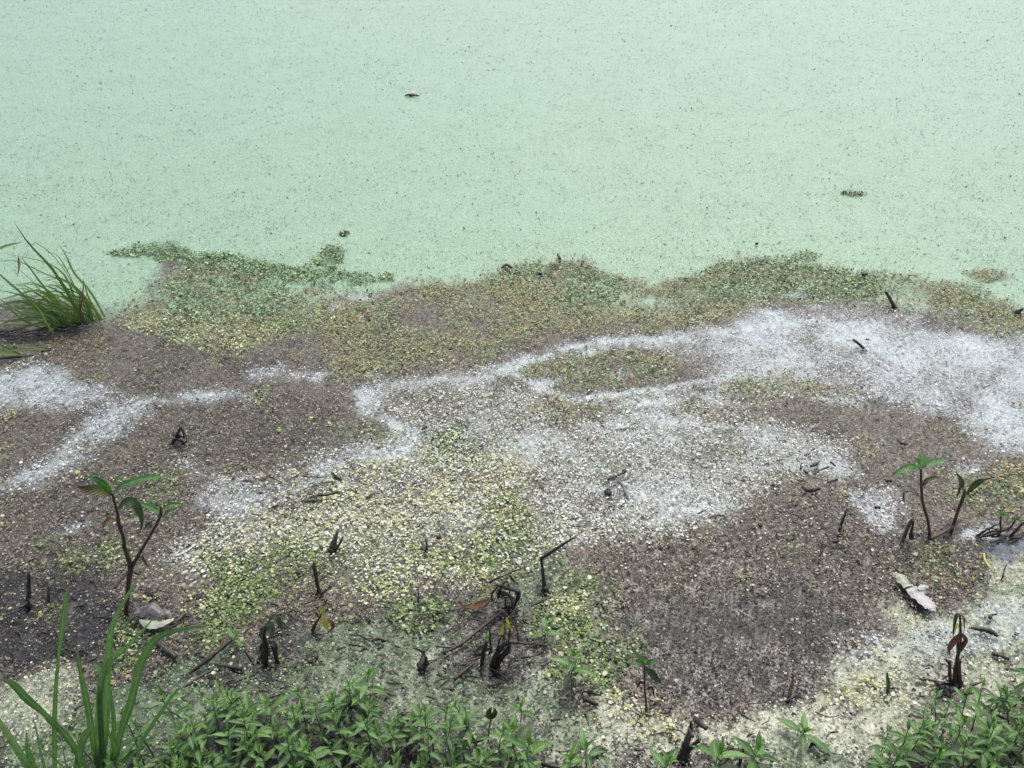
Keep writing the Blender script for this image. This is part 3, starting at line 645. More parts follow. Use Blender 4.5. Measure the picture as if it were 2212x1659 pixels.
# ---- fronds
def frond_mesh(name, x, y, z, size, col, tilt_sd, nv=6, elong=(.75, 1.0)):
    n = x.size
    ang = np.linspace(0, 2*np.pi, nv, endpoint=False)[None] + R.random((n, 1))*6.28
    rad = size[:, None]*(1 + .08*R.standard_normal((n, nv)))
    el = R.uniform(elong[0], elong[1], (n, 1))
    lx = rad*np.cos(ang); ly = rad*el*np.sin(ang)
    rot = R.random((n, 1))*6.28
    lx, ly = lx*np.cos(rot)-ly*np.sin(rot), lx*np.sin(rot)+ly*np.cos(rot)
    tx = np.tan(np.clip(R.standard_normal((n, 1))*tilt_sd, -.9, .9)); ty = np.tan(np.clip(R.standard_normal((n, 1))*tilt_sd, -.9, .9))
    lz = lx*tx + ly*ty
    V = np.stack([x[:, None]+lx, y[:, None]+ly, z[:, None]+lz], 2).reshape(-1, 3).astype(np.float32)
    me = bpy.data.meshes.new(name)
    me.vertices.add(n*nv); me.vertices.foreach_set('co', V.ravel())
    me.loops.add(n*nv); me.loops.foreach_set('vertex_index', np.arange(n*nv, dtype=np.int32))
    me.polygons.add(n); me.polygons.foreach_set('loop_start', np.arange(0, n*nv, nv, dtype=np.int32))
    me.polygons.foreach_set('loop_total', np.full(n, nv, np.int32))
    me.update(calc_edges=True)
    at = me.color_attributes.new('Col', 'FLOAT_COLOR', 'POINT')
    C = np.concatenate([np.repeat(col, nv, 0), np.ones((n*nv, 1))], 1).astype(np.float32)
    at.data.foreach_set('color', C.ravel())
    me.materials.append(M['frond'])
    return me

def scatter_fan(n, y0, y1, power=1.0, margin=.3, wide=.66):
    """places on the water inside the fan the photograph looks over, with a margin on both sides"""
    t = R.random(n)
    # density falls with distance as the fan widens
    y = y0 + (y1-y0)*t**power
    hw = wide*(y*CP + CAM_H*SP) + margin
    return R.uniform(-1, 1, n)*hw, y

def pick_colours(cls, n):
    out = np.zeros((n, 3), np.float32); r = R.random(n)
    for i, c in enumerate(CL):
        k = np.nonzero(cls == i)[0]
        if not k.size: continue
        p = np.array([q[1] for q in PAL[c]]); p = np.cumsum(p/p.sum())
        cc = np.array([lin(q[0]) for q in PAL[c]], np.float32)
        j = np.minimum(np.searchsorted(p, R.random(k.size)), len(p)-1)
        out[k] = cc[j]
    out *= np.exp(R.standard_normal((n, 1))*.13)*(1+.025*R.standard_normal((n, 3)))
    return np.clip(out*K_ALB, .01, .86)

def build_mat():
    x, y = scatter_fan(560000, .85, 3.95, 1.0, .42)
    far = (R.random(x.size) < .14)
    jit = np.where(far, .05, .010)
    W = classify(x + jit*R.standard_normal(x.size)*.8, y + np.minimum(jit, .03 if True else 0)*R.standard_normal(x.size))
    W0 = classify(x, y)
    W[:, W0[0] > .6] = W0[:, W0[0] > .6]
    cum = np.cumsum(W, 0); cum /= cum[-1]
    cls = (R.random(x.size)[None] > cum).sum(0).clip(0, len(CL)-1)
    dens = np.array([DENS[c] for c in CL])[cls]
    # ragged thinning, so that film and gaps show between rafts of fronds
    thin = .75 + .5*fbm(NE, x, y, 26, 3)
    keep = R.random(x.size) < dens*np.clip(thin+.25, .3, 1)
    x, y, cls = x[keep], y[keep], cls[keep]
    n = x.size
    base = np.array([.0046 if c == 'dg' else .0038 if c == 'ob' else .0024 if c == 'dk' else .0028 if c in ('pb', 'br') else (.0036 if c in ('yg', 'y') else .0026 if c == 'cf' else .0025 if c == 'gg' else .0031) for c in CL])[cls]
    size = base*.87*np.exp(R.standard_normal(n)*.34)*np.clip(1.12-.06*y, .85, 1.1)
    col = pick_colours(cls, n)
    lum = col.mean(1)
    z = lump(x, y) + .001 + R.random(n)*.004 + np.clip(lum-.2, 0, .5)*.004
    tilt = np.full(n, .17)
    tilt = np.where(np.isin(cls, [IX['pb'], IX['ob'], IX['dg']]), .24, tilt)
    return frond_mesh('dead_fronds', x, y, z, size, col, tilt[:, None], nv=7)

def build_specks():
    n = 460000
    x, y = scatter_fan(n, 2.6, 13.0, 1.35, .5)
    W = classify(x, y)
    clump = fbm(NE, x, y, 3.0, 3); fine = fbm(ND, x, y, 14, 3)
    keep = (W[0] > .6) & (R.random(n) < np.clip(.62 + .35*clump + .8*fine, .08, 1))
    x, y = x[keep], y[keep]; n = x.size
    size = .0018*np.exp(R.standard_normal(n)*.4)*(.85+.07*y)*np.where(R.random(n) < .05, 1.6, 1)
    cls = np.zeros(n, int)
    col = pick_colours(cls, n)
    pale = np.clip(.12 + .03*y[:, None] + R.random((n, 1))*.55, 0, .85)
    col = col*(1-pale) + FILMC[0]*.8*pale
    z = -.002 + R.random(n)*.003
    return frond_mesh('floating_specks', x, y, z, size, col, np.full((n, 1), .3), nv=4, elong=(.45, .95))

# ------------------------------------------------------------------ setting
def build_setting():
    q = 400
    me = pymesh('pond_water', [(-q, .4, -.03), (q, .4, -.03), (q, q, -.03), (-q, q, -.03)], [(0, 1, 2, 3)])
    obj('pond_water', me, M['water'], kind='structure', label='dark pond water showing only through gaps in the scum', category='water')
    # muddy bank under and behind the place the photograph was taken from
    nx, ny = 90, 60
    xs = np.concatenate([[-300, -60, -12], np.linspace(-4, 4, nx), [12, 60, 300]]); ys = np.concatenate([[-300, -40, -8], np.linspace(-2, 1.5, ny)])
    V = []
    for yy in ys:
        for xx in xs:
            h = .32*min(1, max(0, (.98-yy)/1.0)) - max(0, yy-.98)*.35
            h += .018*float(fbm(NC, np.array([xx]), np.array([yy]), 6, 4)[0]) if abs(xx) < 5 and yy > -3 else 0
            V.append((xx, yy, h-.03))
    w = len(xs)
    F = [(j*w+i, j*w+i+1, (j+1)*w+i+1, (j+1)*w+i) for j in range(len(ys)-1) for i in range(w-1)]
    obj('bank', pymesh('bank', V, F), M['soil'], kind='structure', label='bare brown soil bank at the near edge of the pond', category='bank')
    obj('duckweed_film', build_film(), M['film'], kind='stuff', label='continuous skin of pale green duckweed and bleached scum over the pond', category='duckweed')
    obj('dead_fronds', build_mat(), M['frond'], kind='stuff', label='mat of white, cream, ochre and grey-brown dying fronds near the bank', category='floating fronds')
    obj('floating_specks', build_specks(), M['frond'], kind='stuff', label='tiny dark specks scattered over the pale green duckweed', category='duckweed')
build_setting()

# ------------------------------------------------------------------ builders for sticks, leaves and plants
def stick3d(paths, dys=None, flat=False):
    """paths: list of (crop, [(x, y)...], [width px...]); the first point of the first path stands on the mat"""
    k, pts, w = paths[0]
    b = ground(*cv(k, *pts[0]))
    return b

def poly3(k, pts, Y, lean=0.0, jag=0.0, rr=rnd):
    out = []
    for i, p in enumerate(pts):
        q = onplane(*cv(k, *p), Y + lean*i/max(1, len(pts)-1) + jag*rr.uniform(-1, 1))
        out.append(q)
    return out

def dead_stem(label, paths, mat='bark', name='dead_stem', cat='dead stem', lean=0.03, blobs=(), flare=True, seed=1):
    k, pts, w = paths[0]
    b = ground(*cv(k, *pts[0])); s = pxsize(b); sc = CROPS[k][2]
    m = Mesh()
    for i, (kk, pp, ww) in enumerate(paths):
        Q = poly3(kk, pp, b.y, lean*(1 if i % 2 == 0 else -1), .004)
        if i == 0: Q = [Q[0] - Vector((0, 0, .02))] + Q
        rad = [x*CROPS[kk][2]*s*.5 for x in ww]
        if i == 0: rad = [rad[0]*1.1] + rad
        m.tube(Q, rad, n=7, jit=.22, seed=seed+i)
    if flare: m.blob(b + Vector((0, 0, .002)), max(w)*sc*s*.75, seed, (1, 1, .55))
    for (kk, x, y, r) in blobs:
        p = onplane(*cv(kk, x, y), b.y); p.z = max(p.z, .004)
        m.blob(p, r*CROPS[kk][2]*s*.5, seed+9, (1, .8, .8))
    m.shift(b)
    o = obj(name, m.mesh(name), M[mat], label=label, category=cat); o.location = b
    return o

def fallen(label, paths, mat='bark', name='fallen_twig', cat='twig', lift=.004, blobs=(), seed=1, rise=0.0):
    k, pts, w = paths[0]
    b = ground(*cv(k, *pts[0])); s = pxsize(b)
    m = Mesh()
    for i, (kk, pp, ww) in enumerate(paths):
        rad = [x*CROPS[kk][2]*s*.5 for x in ww]
        Q = []
        for j, p in enumerate(pp):
            q = ground(*cv(kk, *p), lift + rad[min(j, len(rad)-1)]*.5 + rise*j/max(1, len(pp)-1)); Q.append(q)
        m.tube(Q, rad, n=7, jit=.2, seed=seed+i)
    for (kk, x, y, r) in blobs:
        rr_ = r*CROPS[kk][2]*s*.5
        m.blob(ground(*cv(kk, x, y), lift+rr_*.4), rr_, seed+9, (1, 1, .7))
    m.shift(b)
    o = obj(name, m.mesh(name), M[mat], label=label, category=cat); o.location = b
    return o

WPROF = dict(leaf=[.12, .75, 1, .85, .5, .03], lance=[.2, .8, 1, .8, .4, .03], blade=[.7, .9, 1, .95, .8, .55, .03], round=[.3, .9, 1, .9, .3], strap=[.8, 1, 1, .9, .6, .2],
             blunt=[.5, 1, 1, 1, .9, .7])
def leaf_part(parent, base, k, pts, width, mat, name='leaf', prof='leaf', dy=0.0, fold=.25, hint=(0, -.55, .83), twist=0, wav=.06, seed=0, onz=None, samples=None, label=None):
    """a leaf or blade whose centre line runs through pts"""
    if mat == 'wilt': width *= .55; wav = .3; twist = twist or rnd.uniform(-2.2, 2.2); fold = .7
    Y = base.y; s = pxsize(base); sc = CROPS[k][2]
    if onz is None:
        Q = [onplane(*cv(k, *p), Y + dy*(i/(len(pts)-1))) for i, p in enumerate(pts)]
        for q in Q: q.z = max(q.z, .006)
    else: Q = [ground(*cv(k, *p), onz) for p in pts]
    wd = [width*sc*s*x for x in WPROF[prof]]
    m = Mesh().ribbon(Q, wd, hint, fold, samples, twist=twist, wav=wav, seed=seed)
    m.shift(base)
    o = obj(name, m.mesh(name), M[mat], parent)
    if label: o['label'] = label
    return o

def stem_part(parent, base, k, pts, widths, mat='stem', name='stem', lean=0.0, seed=3, sink=True):
    s = pxsize(base); sc = CROPS[k][2]
    Q = poly3(k, pts, base.y, lean)
    if sink: Q = [Q[0]-Vector((0, 0, .02))] + Q; widths = [widths[0]] + list(widths)
    m = Mesh().tube(Q, [w*sc*s*.5 for w in widths], n=6, jit=.1, seed=seed)
    m.shift(base)
    return obj(name, m.mesh(name), M[mat], parent)

# ---------------- alligator-weed style plants: opposite leaves on an upright stem
def lance_mesh(name, seed, droop, wid, mat):
    rr = random.Random(seed)
    pts = [(0, 0, 0), (.3, rr.uniform(-.02, .02), .05-droop*.08), (.65, rr.uniform(-.04, .04), .05-droop*.4), (1, rr.uniform(-.06, .06), -droop)]
    m = Mesh().ribbon(pts, [wid*x for x in (.10, .55, .95, 1, .8, .42, .03)], (0, 0, 1), .3, 7, wav=.04, seed=seed)
    me = m.mesh(name); me.materials.append(M[mat]); return me
LEAVES = [lance_mesh('weed_leaf', i, rnd.uniform(.02, .32), rnd.uniform(.26, .34), 'leaf') for i in range(7)]
YOUNG = [lance_mesh('young_weed_leaf', 20+i, rnd.uniform(-.05, .12), rnd.uniform(.28, .36), 'young') for i in range(4)]

OLD_LEAVES = [lance_mesh('old_weed_leaf', 40+i, rnd.uniform(.1, .4), rnd.uniform(.26, .34), 'dull') for i in range(4)]  # older leaves of the lower nodes, a duller green
YELLOWED = lance_mesh('yellowed_weed_leaf', 60, .3, .26, 'yellow')

def make_weed(label, loc, H=.12, nodes=4, L=.042, seed=0, group=None, lean=(0, 0), name='weed_plant', old='leaf', rosette=True, rad=.0016):
    rr = random.Random(seed)
    t = thing(name, label, 'weed', loc, 0, group)
    top = Vector((lean[0], lean[1], H))
    pts = [Vector((0, 0, -.02)), top*.35 + Vector((rr.uniform(-.006, .006), rr.uniform(-.006, .006), 0)), top*.7 + Vector((rr.uniform(-.006, .006), rr.uniform(-.006, .006), 0)), top]
    m = Mesh().tube(pts, [rad*1.15, rad, rad*.8, rad*.5], n=5, jit=.06, samples=8, seed=seed)
    obj('stem', m.mesh('stem'), M['stem'], t)
    C = spline(pts, 40)
    az = rr.uniform(0, 6.28)
    for i in range(nodes):
        f = 1 - (i/(nodes))*.78
        p = C[int(f*39)]
        az += math.pi/2 + rr.uniform(-.3, .3)
        l = L*(.5 if i == 0 else .85 if i == 1 else rr.uniform(.85, 1.15))
        el = (.85 if i == 0 else .38 if i == 1 else rr.uniform(-.2, .25))
        for s in (0, 1):
            if i > 1 and rr.random() < .1: continue
            me = rr.choice(YOUNG if i == 0 else LEAVES if i < 3 or rr.random() < .5 else OLD_LEAVES)
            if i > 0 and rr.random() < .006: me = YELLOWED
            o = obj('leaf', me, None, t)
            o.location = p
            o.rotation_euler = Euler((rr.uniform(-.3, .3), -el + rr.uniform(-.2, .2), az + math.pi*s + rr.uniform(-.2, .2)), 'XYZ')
            q = l*rr.uniform(.9, 1.1); o.scale = (q, q, q)
    if rosette:
        for s in range(2):
            o = obj('leaf', rr.choice(YOUNG), None, t); o.location = C[39]
            o.rotation_euler = Euler((0, -1.25, az + math.pi*s + .8), 'XYZ'); q = L*.34; o.scale = (q, q, q)
    return t

def copy_weed(src, kids, loc, rz, sc, label, group, tilt=(0, 0)):
    r = src.copy(); COL.objects.link(r); r.location = loc; r.rotation_euler = (tilt[0], tilt[1], rz); r.scale = (sc, sc, sc)
    r['label'] = label; r['group'] = group
    for ch in kids:
        c = ch.copy(); COL.objects.link(c); c.parent = r
    return r

def in_poly(x, y, poly):
    c = False; n = len(poly)
    for i in range(n):
        (ax, ay), (bx, by) = poly[i], poly[(i+1) % n]
        if (ay > y) != (by > y) and x < (bx-ax)*(y-ay)/(by-ay)+ax: c = not c
    return c

def weed_bed(poly, step, label, group, seed, hs=(.08, .19)):
    rr = random.Random(seed)
    G = [ground(*p) for p in poly]; gp = [(g.x, g.y) for g in G]
    x0, x1 = min(g[0] for g in gp), max(g[0] for g in gp); y0, y1 = min(g[1] for g in gp), max(g[1] for g in gp)
    protos = []; n = 0
    y = y0
    while y < y1:
        x = x0
        while x < x1:
            px, py = x + rr.uniform(-.45, .45)*step, y + rr.uniform(-.45, .45)*step
            x += step
            if not in_poly(px, py, gp): continue
            zz = max(0, .32*min(1, max(0, .98-py)) - .03)
            loc = (px, py, zz)
            n += 1
            if len(protos) < 9:
                t = make_weed(label, loc, rr.uniform(*hs), rr.choice((4, 5, 6)), rr.uniform(.034, .05), seed*100+n, group, (rr.uniform(-.03, .03), rr.uniform(-.03, .03)))
                protos.append((t, list(t.children)))
            else:
                s, kids = rr.choice(protos)
                copy_weed(s, kids, loc, rr.uniform(0, 6.28), rr.uniform(.75, 1.15), label, group, (rr.uniform(-.14, .14), rr.uniform(-.14, .14)))
        y += step
    return n

# ------------------------------------------------------------------ the two beds of weeds along the bank
bed1 = [(215, 1670), (330, 1630), (420, 1580), (500, 1560), (590, 1560), (690, 1550), (780, 1550), (860, 1570), (950, 1610), (1060, 1630), (1150, 1680), (1190, 1730), (1210, 1830), (150, 1830)]
weed_bed(bed1, .038, 'low green weed with paired leaves in the thick bed along the bottom centre', 'weeds in the bed at the bottom centre', 21)
bed2 = [(1830, 1705), (1890, 1640), (1980, 1590), (2060, 1560), (2140, 1535), (2190, 1480), (2270, 1460), (2330, 1470), (2350, 1820), (1815, 1820)]
weed_bed(bed2, .040, 'low green weed with paired leaves in the bed filling the bottom right corner', 'weeds in the bed at the bottom right corner', 33)

def seedling(label, k, bx, by, H, nodes, L, seed, lean=(0, 0), **kw):
    b = ground(*cv(k, bx, by))
    return make_weed(label, b, H, nodes, L, seed, None, lean, **kw)
seedling('tallest green weed, twin to a shorter one, above the bed near bottom centre', 'J', 930, 1230, .15, 5, .045*1.4, 301, (.035, .01))
seedling('green weed just left of the tallest, above the bed near the bottom centre', 'J', 850, 1230, .125, 5, .042*1.4, 302, (.012, .0))
seedling('slender lone weed stem with a small leaf tuft right of the bottom bed', 'J', 1700, 1360, .09, 3, .03*1.4, 303, (.0, .0))
seedling('green weed with many leaf pairs left of the lone tall seedling on dark mat', 'K', 605, 960, .105, 4, .045*1.4, 305, (0, .01), name='seedling')
seedling('small bluish green sprig beside the red root end, right of the wilted plant', 'K', 360, 560, .055, 3, .035*1.4, 306, (.012, 0), name='seedling')
seedling('tiny sprig with three leaves right of the bed on grey-green scum', 'K', 160, 1230, .04, 2, .042*1.4, 307, (0, 0), name='seedling')
seedling('thin upright sprig at the bottom edge left of the black rotten stump', 'K', 745, 1680, .085, 3, .045*1.4, 308, (-.01, .0), name='seedling')
seedling('leafy sprig at the bottom edge between the bed and the thin upright sprig', 'K', 590, 1700, .05, 3, .05*1.4, 309, (0, 0), name='seedling')
seedling('sprig at the bottom edge in front of the black rotten stump', 'K', 1410, 1740, .06, 3, .05*1.4, 310, (0, 0), name='seedling')
seedling('broad-leaved sprig at the bottom edge just right of the black rotten stump', 'K', 1830, 1730, .085, 4, .058*1.4, 311, (0, 0), name='seedling')
seedling('broad-leaved sprig at the bottom edge beside the rightmost dark leaning stick', 'K', 2150, 1700, .085, 4, .058*1.4, 312, (0, 0), name='seedling')
seedling('flat rosette sprig on cream scum between the lone stub and the corner bed', 'L', 400, 1350, .03, 3, .05*1.4, 313, (0, 0), name='seedling')
seedling('leafy clump at the right end of the bottom bed, below the tiny sprig', 'K', 130, 1560, .10, 4, .05*1.4, 314, (-.01, 0))
seedling('dense sprig at the very right end of the bottom bed, beside a broad blade', 'K', 230, 1660, .09, 4, .05*1.4, 315, (0, 0))
seedling('yellowish small sprig at the upper end of the long black fallen stick', 'I', 2050, 590, .03, 2, .034*1.4, 316, (0, 0), name='seedling')

# tall seedling with drooping leaf on the dark mat
b = ground(*cv('K', 1242, 1150)); t = thing('seedling', 'lone tall seedling with spread top leaves and one drooping leaf on dark mat', 'seedling', b)
stem_part(t, b, 'K', [(1242, 1150), (1226, 950), (1225, 765)], [22, 17, 14], 'redstem')
for pts, w, mt in [([(1226, 770), (1185, 715), (1125, 655)], 52, 'leaf'), ([(1224, 772), (1180, 760), (1120, 778)], 40, 'leaf'), ([(1228, 770), (1290, 745), (1362, 756)], 44, 'leaf'),
                   ([(1232, 790), (1285, 845), (1330, 895), (1372, 935)], 66, 'dull'), ([(1222, 930), (1180, 925), (1150, 990)], 50, 'wilt'), ([(1240, 985), (1290, 975), (1308, 1060)], 56, 'wilt'),
                   ([(1226, 768), (1215, 735), (1222, 700)], 26, 'young')]:
    leaf_part(t, b, 'K', pts, w, mt, dy=rnd.uniform(-.03, .02), seed=len(pts))

# dark curled bud on a stem, right side of the bed
b = ground(*cv('J', 2040, 1420)); t = thing('budding_stem', 'single stem topped by a dark folded leaf at the right end of the bottom bed', 'weed', b)
stem_part(t, b, 'J', [(2040, 1420), (2052, 1300), (2066, 1200)], [16, 14, 12])
leaf_part(t, b, 'J', [(2062, 1240), (2050, 1180), (2072, 1130)], 60, 'dull', fold=.8)
leaf_part(t, b, 'J', [(2066, 1240), (2098, 1180), (2085, 1140)], 50, 'dull', fold=.6)

# ------------------------------------------------------------------ smartweed seedling, left
b = ground(*cv('I', 1085, 330)); t = thing('smartweed', 'forked purple-stemmed seedling with drooping long leaves on the left', 'seedling', b)
stem_part(t, b, 'E', [(1085, 1903), (1105, 1640), (1122, 1500), (1075, 1350), (1062, 1250), (1022, 1130), (1010, 1040), (985, 950), (966, 870)], [44, 40, 44, 34, 30, 32, 26, 22, 20], 'redstem')
stem_part(t, b, 'E', [(1135, 1500), (1230, 1335), (1330, 1165), (1380, 1060), (1380, 975)], [34, 24, 22, 24, 14], 'redstem', 'branch', sink=False)
stem_part(t, b, 'E', [(1120, 1530), (1060, 1590), (985, 1690)], [30, 24, 20], 'redstem', 'prop_root', lean=-.06, sink=False)
SW = [([(965, 865), (900, 800), (820, 748), (695, 722)], 56, 'smart', None), ([(978, 862), (1060, 800), (1200, 752), (1350, 728), (1485, 722)], 52, 'smart', None),
      ([(960, 880), (890, 860), (790, 845), (720, 830), (668, 808)], 92, 'olive', 'olive leaf with a withered brown tip'), ([(970, 800), (1010, 742), (1072, 690)], 28, 'smart', None),
      ([(1020, 1000), (1075, 945), (1140, 945), (1195, 1010), (1222, 1110), (1205, 1215)], 76, 'dull', 'dull dark leaf hanging down'), ([(1368, 1032), (1300, 990), (1175, 948)], 56, 'smart', None),
      ([(1390, 1010), (1450, 975), (1540, 965), (1618, 982)], 36, 'smart', None), ([(1398, 1075), (1450, 1025), (1550, 985)], 32, 'smart', None), ([(1376, 975), (1350, 942), (1290, 930)], 26, 'young', None),
      ([(1002, 1105), (935, 1098), (890, 1150), (890, 1215)], 48, 'dry', 'withered brown leaf'), ([(1245, 1165), (1275, 1150), (1310, 1170)], 64, 'olive', 'curled olive leaf'),
      ([(1222, 1395), (1245, 1450), (1275, 1505)], 40, 'rust', 'small red-brown leaf'), ([(950, 840), (955, 810), (975, 780)], 30, 'young', None), ([(1070, 1300), (1055, 1330), (1040, 1345)], 26, 'olive', None)]
for i, (pts, w, mt, lb) in enumerate(SW):
    leaf_part(t, b, 'E', pts, w, mt, prof='lance', dy=(-.04, .03, -.02, .02, -.03, .02, .02, -.02)[i % 8], seed=i, label=lb)

# right seedlings
b = ground(*cv('H', 1440, 1185)); t = thing('smartweed', 'taller of the two slim seedlings on the right, with a tuft of broad green leaves', 'seedling', b)
stem_part(t, b, 'H', [(1440, 1185), (1430, 1060), (1388, 910), (1374, 770), (1370, 630)], [26, 22, 24, 20, 16], 'redstem')
for i, (pts, w, mt) in enumerate([([(1368, 625), (1290, 608), (1200, 640), (1105, 702)], 58, 'smart'), ([(1376, 615), (1450, 575), (1530, 555), (1598, 548)], 50, 'smart'), ([(1374, 605), (1384, 540), (1368, 488)], 84, 'smart'),
                                  ([(1368, 605), (1338, 560), (1298, 520)], 34, 'young'), ([(1384, 765), (1430, 712), (1545, 688)], 36, 'olive'), ([(1378, 870), (1330, 830), (1300, 810)], 14, 'dry'), ([(1374, 610), (1400, 575), (1430, 560)], 30, 'young')]):
    leaf_part(t, b, 'H', pts, w, mt, prof='lance', dy=(-.03, .03, .03, -.01, .02)[i % 5], seed=40+i)
b = ground(*cv('H', 1620, 1130)); t = thing('smartweed', 'shorter leaning seedling on the right with one withered hanging leaf', 'seedling', b)
stem_part(t, b, 'H', [(1620, 1130), (1672, 970), (1718, 850), (1728, 790)], [30, 26, 26, 14], 'redstem')
for i, (pts, w, mt, lb) in enumerate([([(1738, 835), (1800, 765), (1860, 725), (1950, 700)], 52, 'dull', None), ([(1702, 795), (1695, 730), (1655, 648)], 56, 'dull', None), ([(1720, 780), (1690, 790), (1662, 872)], 44, 'wilt', 'withered dark leaf'),
                                      ([(1590, 1000), (1640, 1000), (1695, 1032)], 62, 'pale', 'pale dry leaf'), ([(1735, 850), (1750, 870), (1740, 900)], 26, 'young', None)]):
    leaf_part(t, b, 'H', pts, w, mt, prof='lance', dy=(-.03, .02, -.02, .02)[i % 4], seed=60+i, label=lb)
fallen('brown fallen stem lying between the two slim seedlings on the right', [('H', [(1450, 1195), (1540, 1150), (1640, 1095)], [30, 26, 22])], 'brownbark', rise=.02)

# root clump with sprigs on the right edge by the pool
b = ground(*cv('H', 1990, 1190)); t = thing('root_clump', 'dark tangled root clump with tiny green sprigs by the small pool at the right edge', 'root clump', b)
m = Mesh()
for i, (pts, w) in enumerate([([(1800, 1230), (1900, 1180), (2010, 1140), (2120, 1090)], [22, 32, 28, 14]), ([(1800, 1240), (1880, 1200), (1960, 1180)], [16, 26, 12]), ([(1840, 1215), (1930, 1140), (2040, 1130), (2150, 1110)], [12, 18, 16, 8]), ([(1810, 1215), (1900, 1130), (2000, 1075)], [20, 20, 14]), ([(1990, 1160), (2060, 1190), (2200, 1200), (2300, 1215)], [18, 16, 12, 10]),
                              ([(2010, 1150), (1970, 1240), (1890, 1315)], [22, 18, 16]), ([(2060, 1200), (1980, 1260), (1900, 1315)], [18, 16, 14]), ([(2110, 1350), (2105, 1270), (2095, 1190)], [24, 26, 20]),
                              ([(2100, 1180), (2180, 1090), (2230, 1050)], [24, 18, 14]), ([(2020, 1140), (2020, 1060), (2025, 1010)], [16, 14, 10]), ([(2080, 1130), (2120, 1080), (2140, 1040)], [16, 14, 10])]):
    Q = poly3('H', pts, b.y, rnd.uniform(-.03, .03), .006)
    for q in Q: q.z = max(q.z, .004)
    m.tube(Q, [x*.2647*pxsize(b)*.5 for x in w], n=6, jit=.35, seed=i)
m.blob(onplane(*cv('H', 1850, 1220), b.y), .008, 4).blob(onplane(*cv('H', 2112, 1355), b.y-.04), .008, 5)
m.shift(b); obj('roots', m.mesh('roots'), M['bark'], t)
for i, (pts, w, mt) in enumerate([([(2025, 1010), (2000, 985), (1975, 985)], 26, 'young'), ([(2025, 1010), (2055, 990), (2085, 990)], 26, 'young'), ([(2025, 1012), (2020, 985), (2030, 965)], 18, 'young'), ([(2060, 1030), (2090, 1010), (2130, 1010)], 40, 'pale'),
                                  ([(2140, 1045), (2120, 1020), (2100, 1012)], 26, 'young'), ([(2140, 1045), (2170, 1030), (2212, 1035)], 28, 'smart'), ([(2140, 1045), (2150, 1015), (2140, 995)], 18, 'young'), ([(1990, 1200), (2030, 1190), (2060, 1210)], 30, 'smart')]):
    leaf_part(t, b, 'H', pts, w, mt, dy=rnd.uniform(-.01, .01), seed=80+i)
fallen('curved yellow stem arching at the left edge of the small pool', [('Q', [(980, 890), (990, 960), (1040, 1050), (1095, 1110)], [24, 26, 26, 16])], 'yellowstem', name='yellow_stalk', cat='stalk')
dead_stem('thin dark stem with a lump at its foot on white scum below the small pool', [('Q', [(1230, 1195), (1250, 1110), (1280, 1030)], [26, 20, 12])], seed=5)
fallen('short grey twig on cream scum below the curved yellow stem', [('Q', [(1040, 1150), (1045, 1220), (1035, 1290)], [26, 30, 24])], 'greytwig')

# ------------------------------------------------------------------ standing dead stems
dead_stem('dark dead stem with spread roots, leftmost of the stubs on the left', [('E', [(245, 1835), (248, 1690), (245, 1540)], [46, 34, 26]), ('E', [(250, 1800), (190, 1845), (170, 1850)], [34, 26, 14]), ('E', [(235, 1740), (220, 1690)], [16, 10]), ('E', [(255, 1790), (290, 1835)], [30, 18])], seed=11)
dead_stem('short thin stub just right of the leftmost dead stem', [('E', [(420, 1800), (420, 1700), (420, 1622)], [24, 22, 20])], seed=12)
dead_stem('knobby upright stick with a side twig above the yellow-leaved sprig', [('J', [(592, 170), (575, 100), (560, 10), (545, -60), (540, -118)], [46, 34, 32, 34, 20]), ('J', [(600, 165), (650, 130), (695, 85)], [18, 16, 10]), ('J', [(560, 170), (540, 145), (525, 105)], [16, 14, 8])], seed=13)
dead_stem('curled black stump with a thin arm in the pale central fronds', [('F', [(700, 1365), (715, 1290), (745, 1190)], [58, 44, 18]), ('F', [(730, 1360), (770, 1290), (790, 1245)], [26, 20, 14]), ('F', [(690, 1345), (700, 1290), (730, 1260)], [40, 26, 14]), ('F', [(700, 1370), (665, 1350)], [30, 16])], seed=14)
dead_stem('small two-pronged black stub right of the curled stump', [('F', [(1485, 1355), (1475, 1320), (1468, 1285)], [42, 30, 16]), ('F', [(1510, 1350), (1512, 1310), (1500, 1262)], [24, 20, 10])], seed=15)
b0 = dead_stem('black tangle of rotten stems standing alone in brown mat on the left', [('E', [(1585, 425), (1590, 380), (1560, 300)], [34, 32, 26]), ('E', [(1500, 420), (1530, 350), (1555, 300)], [22, 22, 22]), ('E', [(1600, 430), (1540, 395), (1490, 355), (1500, 325)], [30, 26, 18, 10]), ('E', [(1570, 420), (1500, 400), (1480, 440), (1440, 470)], [20, 24, 26, 18]), ('E', [(1520, 360), (1580, 400)], [26, 22])], name='rotten_tangle', cat='rotten tangle', seed=16)
dead_stem('crooked stick bent into an L with a long arm, right of the tangle', [('K', [(370, 150), (360, 60), (350, -40), (338, -155)], [52, 34, 28, 24]), ('G', [(338, 1432), (400, 1392), (520, 1312), (626, 1248)], [22, 32, 22, 14])], seed=17, lean=.02, blobs=[('K', 372, 120, 66)])
dead_stem('thin dark stick with frayed foot, right of the pale field', [('H', [(705, 1155), (722, 1070), (750, 1000), (772, 948)], [24, 22, 18, 14]), ('H', [(700, 1080), (712, 1110)], [16, 18]), ('H', [(745, 1160), (735, 1100)], [10, 12])], seed=18)
dead_stem('short plain stub left of the frayed stick, on brown mat at right', [('H', [(548, 1325), (560, 1280), (568, 1232)], [18, 20, 20])], seed=19)
